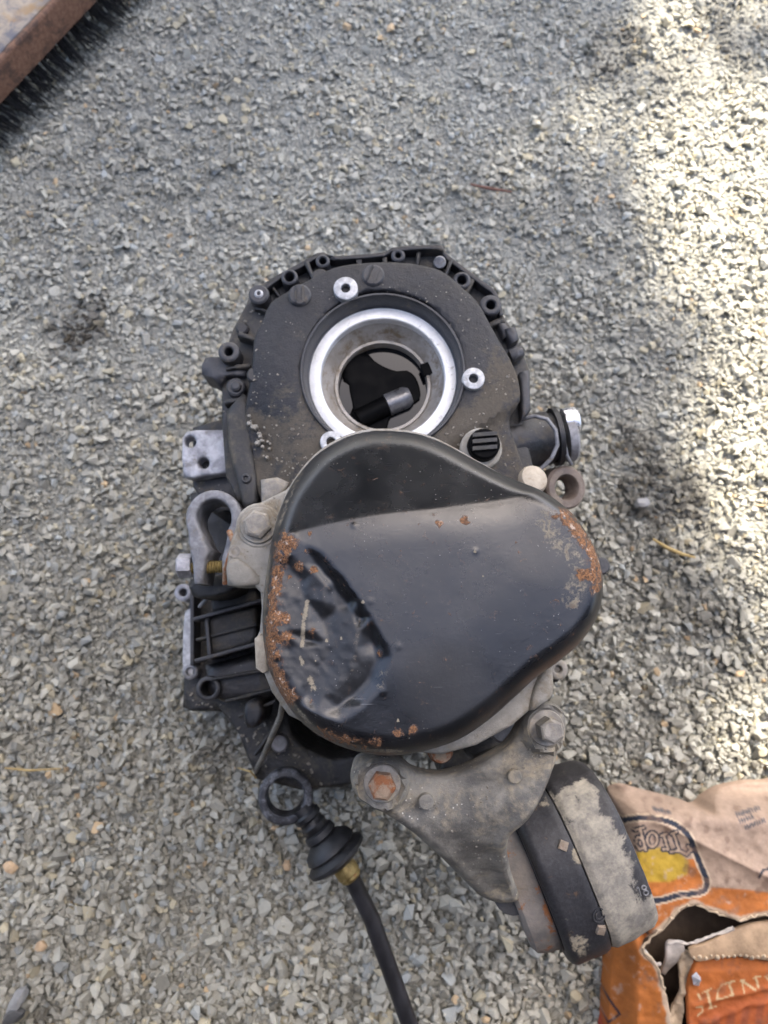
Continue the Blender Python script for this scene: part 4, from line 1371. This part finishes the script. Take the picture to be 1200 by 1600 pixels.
def print_low(px, py, d):
    n = fbm(px / 30, py / 30, 61)
    c = np.tile(np.array((0.34, 0.10, 0.022)), (len(px), 1)) * (0.6 + 0.7 * n)[:, None]

    def put(mask, col):
        m_ = np.clip(mask, 0, 1)[:, None]
        c[:] = c * (1 - m_) + np.array(col) * m_

    def stroke(P, w, col):
        put(0.85 * sstep(w / 2 + 0.7, w / 2 - 0.4, seg_dist(px, py, P)), col)
    put(0.45 * sstep(1520, 1600, py + (px - 1140) * 0.35), (0.30, 0.05, 0.02))
    CR = (0.46, 0.36, 0.20)
    for g, w in (([(1185, 1543), (1181, 1527)], 3.2), ([(1177, 1528), (1188, 1526)], 1.6), ([(1159, 1532), (1163, 1551)], 1.8), ([(1159, 1532), (1180, 1547)], 3.4), ([(1156, 1533), (1163, 1531)], 1.5),
                 ([(1139, 1536), (1145, 1554)], 3.4), ([(1147, 1533), (1136, 1536), (1128, 1539), (1122, 1547), (1121, 1561)], 2.4), ([(1120, 1562), (1132, 1559), (1147, 1554)], 2.0),
                 ([(1105, 1549), (1111, 1574)], 3.4), ([(1098, 1551), (1111, 1545)], 1.6), ([(1106, 1577), (1119, 1572)], 1.6), ([(1091, 1553), (1095, 1562)], 2.6), ([(1089, 1574), (1097, 1573), (1098, 1580), (1090, 1587)], 2.2),
                 ([(1200, 1530), (1196, 1526), (1204, 1523)], 2.2)):
        stroke(g, w, CR)
    put(0.6 * sstep(0.6, 0.75, fbm(px / 12, py / 12, 66)), (0.20, 0.07, 0.03))
    for k in range(7):
        x = 1075 + 22 * k
        put(0.55 * sstep(9, 3, np.abs(px - x - (1600 - py) * 0.12)) * sstep(1575, 1590, py + (px - 1140) * 0.3), (0.16, 0.05, 0.03))
    return np.clip(c, 0, 1)


def card_mat(name, attr=None, col=(0.36, 0.25, 0.155)):
    t = NT(name)
    n1 = t.noise(300, 5, 0.7)
    if attr:
        base = t.attr(attr).outputs['Color']
    else:
        base = t.mix(t.ramp(t.noise(60, 5, 0.6), 0.35, 0.7), tuple(x * 0.75 for x in col), tuple(x * 1.2 for x in col))
    mm = t.n('ShaderNodeMix', data_type='RGBA', blend_type='MULTIPLY')
    t.set(mm.inputs[0], 1.0)
    t.set(mm.inputs[6], base)
    t.set(mm.inputs[7], t.mix(n1, (0.75, 0.75, 0.75), (1.25, 1.25, 1.25)))
    nr = t.bump(n1, 0.3, 0.0006)
    nr = t.bump(t.noise(70, 4, 0.6, 0.5, off=(2, 2, 2)), 0.4, 0.002, nr)
    return t.out(mm.outputs[2], 0.75, 0.0, nr, 0.3)


m_print = card_mat('printed_card', 'ink')
m_kraft = card_mat('kraft_card')
m_torn = card_mat('torn_card', None, (0.46, 0.36, 0.25))
m_pale = card_mat('pale_torn_card', None, (0.50, 0.45, 0.40))

BZ = 0.062
box = empty('torn_fruit_box', W3(1080, 1480, 0.0), 'torn orange cardboard fruit box lying crushed under the mount', 'cardboard box')
hole_px = [(1004, 1484), (1016, 1466), (1032, 1452), (1048, 1436), (1064, 1420), (1084, 1412), (1102, 1419), (1130, 1430), (1158, 1437), (1180, 1432), (1215, 1428), (1320, 1430), (1330, 1720), (1120, 1720),
           (1090, 1700), (1075, 1640), (1048, 1600), (1044, 1570), (1036, 1540), (1030, 1515), (1020, 1500)]


def box_z(x, y, d):
    px, py = PJ(x, y, np.full(x.shape, BZ))
    z = BZ + 0.006 * (fbm(px / 60, py / 60, 71, 3) - 0.5) + 0.0022 * (fbm(px / 15, py / 15, 72, 3) - 0.5)
    cor = np.sin((px * 0.75 + py * 0.66) / 3.2) * 0.00028
    z = z + cor * (py < 1400)
    z = z - 0.045 * sstep(1290, 1245, py) ** 1.5          # far edge sinks to the gravel
    z = z - 0.030 * sstep(1000, 968, px)                    # left edge falls
    z = z + 0.006 * np.exp(-np.abs(px * 0.5 - py + 770) / 12)
    z = z + 0.006 * sstep(40, 0, sdist(px, py, hole_px) * -1)   # torn lip curls up
    z = z - 0.010 * gauss(seg_dist(px, py, [(985, 1440), (1010, 1470)]), 12)
    return z


box_out = [(978, 1256), (986, 1246), (1002, 1244), (1030, 1252), (1062, 1260), (1098, 1270), (1120, 1276), (1136, 1262), (1160, 1248), (1190, 1241), (1230, 1238), (1420, 1250), (1430, 1800), (955, 1800), (966, 1640), (968, 1580), (972, 1520), (978, 1485), (986, 1465), (992, 1430), (992, 1360), (986, 1300)]
patch('top_panel', box_out, BZ, (0.002,), m_print, box, step=0.00125, rnd=0.003, holes=[hole_px], zfun=box_z, attrs={'ink': print_col}, angle=60)
# raw torn rim round the hole
def strip(name, pts, zs, rad, mat, parent, seed):
    rng = random.Random(seed)
    P = catmull(pts, 5, False)
    Zs = np.interp(np.linspace(0, 1, len(P)), np.linspace(0, 1, len(zs)), zs)
    path = [W3(x + rng.gauss(0, 1.0), y + rng.gauss(0, 1.0), z + rng.gauss(0, 0.0006)) for (x, y), z in zip(P, Zs)]
    rr = [rad * rng.uniform(0.55, 1.3) for _ in path]
    V, F = tube_vf(path, rr, 7)
    return link(name, mesh(name, V, F), mat, parent, 30)


strip('torn_edge', hole_px[14:] + hole_px[:6], [0.05, 0.058, 0.064, 0.068, 0.068, 0.066], 0.0013, m_torn, box, 1)
strip('torn_edge', hole_px[5:12], [0.066, 0.068, 0.066, 0.064], 0.0011, m_torn, box, 2)
strip('torn_edge', [(1006, 1484), (1016, 1500), (1026, 1508), (1034, 1506)], [0.066, 0.064, 0.06], 0.0016, m_pale, box, 3)
# floor inside the box, coloured dark to stand in for the cavity's shade
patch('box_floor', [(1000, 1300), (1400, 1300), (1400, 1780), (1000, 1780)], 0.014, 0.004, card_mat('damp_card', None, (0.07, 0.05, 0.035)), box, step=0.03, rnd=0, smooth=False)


def flap_z(x, y, d):
    px, py = PJ(x, y, np.full(x.shape, 0.066))
    v = (py - 1440) / 60.0
    return 0.066 + 0.005 * np.sin(np.clip(v, 0, 1) * 2.4) + 0.002 * (fbm(px / 25, py / 25, 81) - 0.5)


patch('inner_flap', [(1074, 1480), (1102, 1470), (1150, 1450), (1200, 1440), (1330, 1432), (1330, 1520), (1200, 1500), (1160, 1492), (1120, 1494), (1086, 1500)], 0.066, 0.003, m_kraft, box, step=0.003, rnd=0.001, zfun=flap_z)
strip('torn_edge', [(1042, 1474), (1060, 1472), (1078, 1474), (1104, 1466), (1146, 1450)], [0.064, 0.067, 0.067, 0.068], 0.0016, m_pale, box, 4)
patch('curled_scrap', [(1042, 1474), (1052, 1470), (1066, 1474), (1072, 1488), (1062, 1510), (1052, 1540), (1046, 1536), (1042, 1505)], 0.060, 0.002, m_pale, box, step=0.003, rnd=0.0015,
      zfun=lambda x, y, d: 0.060 - 0.02 * sstep(1490, 1545, PJ(x, y, np.full(x.shape, 0.06))[1]))
patch('curled_scrap', [(1064, 1496), (1076, 1488), (1084, 1500), (1078, 1530), (1072, 1556), (1068, 1600), (1072, 1660), (1050, 1660), (1046, 1600), (1056, 1570), (1064, 1540)], 0.062, 0.003, m_torn, box, step=0.002, rnd=0.0006,
      zfun=lambda x, y, d: 0.060 + 0.009 * (fbm(x * 160, y * 160, 3) - 0.5))


def low_z(x, y, d):
    px, py = PJ(x, y, np.full(x.shape, 0.070))
    z = 0.068 + 0.004 * (fbm(px / 40, py / 40, 91, 3) - 0.5) + 0.0015 * (fbm(px / 10, py / 10, 92, 3) - 0.5)
    l1 = seg_dist(px, py, [(1086, 1572), (1122, 1562), (1150, 1556), (1200, 1546), (1260, 1540)])
    l2 = seg_dist(px, py, [(1100, 1600), (1130, 1590), (1165, 1572), (1210, 1566), (1260, 1562)])
    z = z + 0.0022 * gauss(l1, 5) + 0.002 * gauss(l2, 5)
    z = z + 0.0012 * np.sin((px + (py - 1600) * 0.3) / 5.5) * sstep(1570, 1590, py + (px - 1140) * 0.3)
    return z - 0.006 * sstep(1520, 1500, py)


patch('lower_panel', [(1078, 1545), (1090, 1510), (1120, 1502), (1140, 1494), (1170, 1496), (1200, 1504), (1330, 1530), (1330, 1720), (1085, 1720), (1080, 1640), (1077, 1590)], 0.070, 0.004, m_print, box, step=0.00125, rnd=0.0015, zfun=low_z, attrs={'ink': print_low}, angle=60)
# row of torn corrugation crumbs
mb = MB()
for k in range(22):
    u = k / 21
    px, py = 1084 + 190 * u, 1497 - 10 * math.sin(u * 3.1) + 14 * u + random.gauss(0, 1.2)
    r = random.uniform(0.0012, 0.0028)
    V, F = lathe_vf(W3(px, py, 0.070), (random.gauss(0, .3), 0.5, 1), [(-0.003, r), (0.001, r), (r * 1.4, r * 0.35)], 6)
    mb.add(V, F)
tag(mb.build('torn_flutes', m_torn, box, 25), kind='stuff')
lathe('foil_scrap', W3(1088, 1530, 0.071), (0.5, 0.2, 1), [(0, 0.006), (0.002, 0.003), (0.005, 0.0006)], m_plate, box, 5)

# ------------------------------------------------------------------ broom head in the far corner
t = NT('broom_wood')
mp = t.n('ShaderNodeMapping')
t.set(mp.inputs['Vector'], t.pos)
mp.inputs['Rotation'].default_value = (0, 0, -0.72)
mp.inputs['Scale'].default_value = (1, 7, 4)
g = t.noise(55, 6, 0.65, 0.8, vec=mp.outputs[0])
w = t.noise(38, 6, 0.7, 0.6)
col = t.mix(t.ramp(g, 0.3, 0.7), (0.11, 0.05, 0.028), (0.22, 0.115, 0.068))
col = t.mix(t.math('MULTIPLY', t.ramp(w, 0.46, 0.62), 0.8), col, (0.04, 0.024, 0.018))
m_wood = t.out(col, 0.7, 0.0, t.bump(g, 0.4, 0.0012))
t = NT('broom_top_paint')
w = t.noise(60, 7, 0.7, 0.8)
col = t.mix(t.ramp(w, 0.36, 0.62), (0.085, 0.085, 0.10), (0.22, 0.185, 0.145))
col = t.mix(t.ramp(t.noise(30, 4, 0.6, off=(3, 3, 3)), 0.5, 0.66), col, (0.19, 0.12, 0.055))
m_wtop = t.out(col, 0.75, 0.0, t.bump(w, 0.4, 0.0012))
m_bristle = grime('black_bristle', (0.012, 0.012, 0.013), (0.03, 0.03, 0.032), (0.12, 0.12, 0.12), 0.3, (0.3, 0.5), 0.0, 300, 400, 900, 0.1)

z0b, z1b = 0.038, 0.072
E0, E1 = Vector(W(-4, 158, z0b)), Vector(W(152, -8, z0b))
ed = (E1 - E0).normalized()
en = Vector((-ed.y, ed.x))                       # away from the camera foot
if en.dot(Vector((-1, 1))) < 0:
    en = -en
broom = empty('push_broom', (E0.x, E0.y, 0), 'worn wooden broom head with black bristles in the top left corner', 'broom')
a0 = E0 - ed * 0.18
a1 = E1 + ed * 0.16
outline = [a0, a1, a1 + en * 0.062, a0 + en * 0.062]
bl = patch('broom_block', [tuple(p) for p in outline], z1b, z1b - z0b, m_wood, broom, step=0.006, rnd=0.005, smooth=False, world_xy=True,
           zfun=lambda x, y, d: z1b + 0.0016 * (fbm(x * 60, y * 60, 5) - 0.5))
o2 = [a0 + en * 0.005 + ed * .004, a1 + en * 0.005 - ed * .004, a1 + en * 0.057 - ed * .004, a0 + en * 0.057 + ed * .004]
patch('worn_top', [tuple(p) for p in o2], z1b + 0.0012, 0.002, m_wtop, bl, step=0.004, rnd=0.0008, smooth=False, world_xy=True,
      zfun=lambda x, y, d: z1b + 0.0010 + 0.0016 * (fbm(x * 60, y * 60, 5) - 0.5))
mb = MB()
nt = int((a1 - a0).length / 0.0105)
for k in range(nt):
    for row in range(2):
        base = a0 + ed * ((k + 0.5 * (row % 2)) * 0.0105 + random.gauss(0, 0.001)) + en * (0.009 + row * 0.013)
        tuft = -en * (0.024 - row * 0.010) + ed * random.gauss(0.004, 0.005)
        for j in range(13):
            b = base + ed * random.gauss(0, 0.0016) + en * random.gauss(0, 0.0014)
            lean = tuft - en * random.gauss(0, 0.006) + ed * random.gauss(0, 0.0035)
            zt = random.uniform(0.000, 0.014)
            m1 = b + lean * 0.35
            tip = b + lean
            mb.add(*tube_vf([(b.x, b.y, z0b + 0.004), (m1.x, m1.y, z0b * 0.55), (tip.x, tip.y, zt)], [0.0010, 0.0009, 0.0004], 3))
tag(mb.build('bristles', m_bristle, broom, None), kind='stuff')

# ------------------------------------------------------------------ odd stones and straws on the gravel
m_pebble = grime('smooth_pebble', (0.20, 0.20, 0.195), (0.28, 0.275, 0.265), (0.22, 0.2, 0.17), 0.3, (0.6, 0.8), 0.0, 120, 90, 900, 0.3)
m_pebble_d = grime('dark_pebble', (0.06, 0.06, 0.06), (0.10, 0.10, 0.098), (0.16, 0.15, 0.13), 0.3, (0.6, 0.8), 0.0, 120, 90, 900, 0.3)
m_pebble_t = grime('tan_pebble', (0.38, 0.26, 0.15), (0.48, 0.35, 0.22), (0.3, 0.24, 0.17), 0.3, (0.6, 0.8), 0.0, 120, 90, 900, 0.3)


def pebble(px, py, r, asp, rot, mat, label, cat='stone'):
    V, F = stone_variants(1, 34)[0]
    s_ = sc(px, py, 0.008)
    c_ = W3(px, py, 0.009)
    ca, sa = math.cos(rot), math.sin(rot)
    Q = []
    for v in V:
        x, y, z = v[0] * r * s_, v[1] * r * asp * s_, v[2] * r * asp * 0.8 * s_
        Q.append((c_.x + x * ca - y * sa, c_.y + x * sa + y * ca, c_.z + z))
    tag(link('pebble', mesh('pebble', Q, [tuple(int(i) for i in f) for f in F]), mat, None, 30), label, cat)


pebble(1003, 786, 15, 0.62, 0.3, m_pebble, 'pale oval pebble beside the dark oil patch')
pebble(28, 1562, 26, 0.42, 1.0, m_pebble, 'long pale stone near the bottom left corner')
pebble(20, 1588, 22, 0.6, 0.4, m_pebble_d, 'dark stone in the bottom left corner')
pebble(16, 1355, 13, 0.7, -0.5, m_pebble_t, 'tan stone at the left edge below the middle')
pebble(64, 1478, 11, 0.85, 0.8, m_pebble_t, 'pinkish tan stone in the lower left gravel')
pebble(448, 1352, 9, 0.75, -0.9, m_pebble_t, 'rusty orange stone left of the rubber boot')
t = NT('dry_straw')
m_straw = t.out(t.mix(t.noise(200, 3), (0.26, 0.18, 0.06), (0.42, 0.31, 0.13)), 0.7)
t = NT('red_twig')
m_twig = t.out(t.mix(t.noise(200, 3), (0.10, 0.045, 0.03), (0.2, 0.10, 0.07)), 0.8)


def straw(name, P, r, mat, label, cat):
    tag(tube(name, [W3(x, y, z) for x, y, z in P], r, mat, None, 6), label, cat)


straw('straw', [(1020, 842, 0.013), (1042, 856, 0.018), (1066, 866, 0.018), (1086, 871, 0.013)], [0.0012, 0.0022, 0.002, 0.001], m_straw, 'yellow straw on the gravel right of the cover', 'straw')
straw('straw', [(8, 1200, 0.013), (45, 1204, 0.016), (95, 1201, 0.013)], [0.0008, 0.0012, 0.0007], m_straw, 'thin dry straw near the left edge', 'straw')
straw('twig', [(735, 288, 0.013), (762, 294, 0.016), (800, 300, 0.014)], [0.0012, 0.0018, 0.001], m_twig, 'small reddish twig on the gravel above the gearbox', 'twig')
straw('straw', [(400, 1216, 0.093), (392, 1206, 0.10), (372, 1200, 0.088)], [0.0008, 0.001, 0.0006], m_straw, 'pale stalk caught at the foot of the gearbox', 'straw')

# ------------------------------------------------------------------ unseen tree, added with its crown shaped to cast shade and sun patches
sun_px = [(1000, -40), (1240, -60), (1300, 0), (1100, -6), (990, -4), (960, 34), (1030, 96), (1240, 92), (1320, 700), (1300, 1150), (1130, 1190), (1090, 1110), (1180, 1000), (1150, 900), (1110, 800), (1110, 720), (1080, 600), (1080, 480), (1010, 400), (960, 300), (920, 190), (1000, 150), (1040, 112), (990, 60)]
sun_w = [W(min(x, 1300), y, 0) for x, y in sun_px]
t = NT('tree_leaf')
m_leaf = t.out(t.mix(t.noise(9, 3), (0.022, 0.042, 0.012), (0.04, 0.07, 0.02)), 0.95, 0.0, None, 0.05)
m_bark = grime('bark', (0.09, 0.07, 0.055), (0.16, 0.13, 0.10), (0.2, 0.18, 0.15), 0.3, (0.8, 0.95), 0.0, 20, 12, 90, 0.8)
tc = SUN * 9.0
tx_, ty_ = tc.x - 1.2, tc.y + 1.2
tree = empty('shade_tree', (tx_, ty_, 0), 'leafy tree added beyond the frame to shade the gearbox', 'tree')
tube('trunk', [(tx_, ty_, -0.02), (tx_ + 0.05, ty_ - 0.05, 1.3), (tx_ + 0.2, ty_ - 0.3, 2.6), (tc.x - 0.4, tc.y, 6.0), (tc.x - 0.4, tc.y, 8.2)], [0.24, 0.20, 0.17, 0.10, 0.03], m_bark, tree, 14)
NL = 150000
Pl = RNG.normal(size=(NL, 3))
Pl /= np.linalg.norm(Pl, axis=1)[:, None]
Pl *= (RNG.uniform(0, 1, NL) ** (1 / 2.2))[:, None] * np.array([4.8, 2.6, 3.7])
Pl += np.array([tc.x - 2.0, tc.y + 0.1, tc.z - 1.2])
gxp = Pl[:, 0] - SUN.x / SUN.z * Pl[:, 2]
gyp = Pl[:, 1] - SUN.y / SUN.z * Pl[:, 2]
ds_ = sdist(gxp, gyp, sun_w)
bx_, by_ = W(10, 10, 0.07)
bsx, bsy = bx_ - SUN.x / SUN.z * 0.07, by_ - SUN.y / SUN.z * 0.07
keep = (ds_ < RNG.normal(-0.03, 0.03, NL)) & (np.hypot(gxp - bsx, gyp - bsy) > 0.055)
# crown thinned so sun leaks onto the far and left ground
gpx, gpy = PJ(gxp, gyp, np.zeros(NL))
thin = np.maximum(sstep(420, 240, gpy), sstep(250, 60, gpx) * sstep(1150, 800, gpy)) * (gpx > -150) * (gpy > -120)
keep &= RNG.uniform(size=NL) > 0.48 * thin
Pl = Pl[keep]
nl = len(Pl)
la = RNG.normal(size=(nl, 3))
la /= np.linalg.norm(la, axis=1)[:, None]
lb = np.cross(la, RNG.normal(size=(nl, 3)))
lb /= np.linalg.norm(lb, axis=1)[:, None]
la *= RNG.uniform(0.04, 0.07, nl)[:, None]
lb *= RNG.uniform(0.022, 0.038, nl)[:, None]
Vl = np.stack([Pl - la, Pl + lb - la * 0.1, Pl + la, Pl - lb - la * 0.1], 1).reshape(-1, 3).tolist()
Fl = np.arange(nl * 4).reshape(-1, 4).tolist()
tag(link('crown', mesh('crown', Vl, Fl), m_leaf, tree, None), kind='stuff')

# ------------------------------------------------------------------ unseen dark wall and overhang, added to block sky light and darken reflections
t = NT('tarred_board')
mp = t.n('ShaderNodeMapping')
t.set(mp.inputs['Vector'], t.pos)
mp.inputs['Scale'].default_value = (30, 30, 2)
g = t.noise(1.0, 5, 0.6, 0.4, vec=mp.outputs[0])
m_board = t.out(t.mix(g, (0.02, 0.017, 0.014), (0.055, 0.045, 0.036)), 0.8, 0.0, t.bump(g, 0.4, 0.003))
shed = empty('shed_wall', (0, -0.86, 0), 'dark boarded wall added beyond the bottom of the frame to block sky light', 'wall')
bw_, k = 0.145, 0
bme = None
x = -2.9
while x < 2.9:
    if bme is None:
        o = patch('board', [(x, -0.885), (x + bw_, -0.885), (x + bw_, -0.862), (x, -0.862)], 1.295, 1.305, m_board, shed, step=0.05, rnd=0.002, smooth=False, world_xy=True)
        bme, b0 = o.data, o
    else:
        o = b0.copy()
        COL.objects.link(o)
        o.parent = shed
        o.location.x = b0.location.x + (x + 2.9)
        o.location.y = b0.location.y + random.uniform(-0.004, 0.004)
    x += bw_ + 0.004
patch('eave', [(-2.95, -0.90), (2.95, -0.90), (2.95, -0.22), (-2.95, -0.22)], 1.36, 0.06, m_board, shed, step=0.2, rnd=0.004, smooth=False, world_xy=True, bottom=True)  # added overhang that dims the near gravel
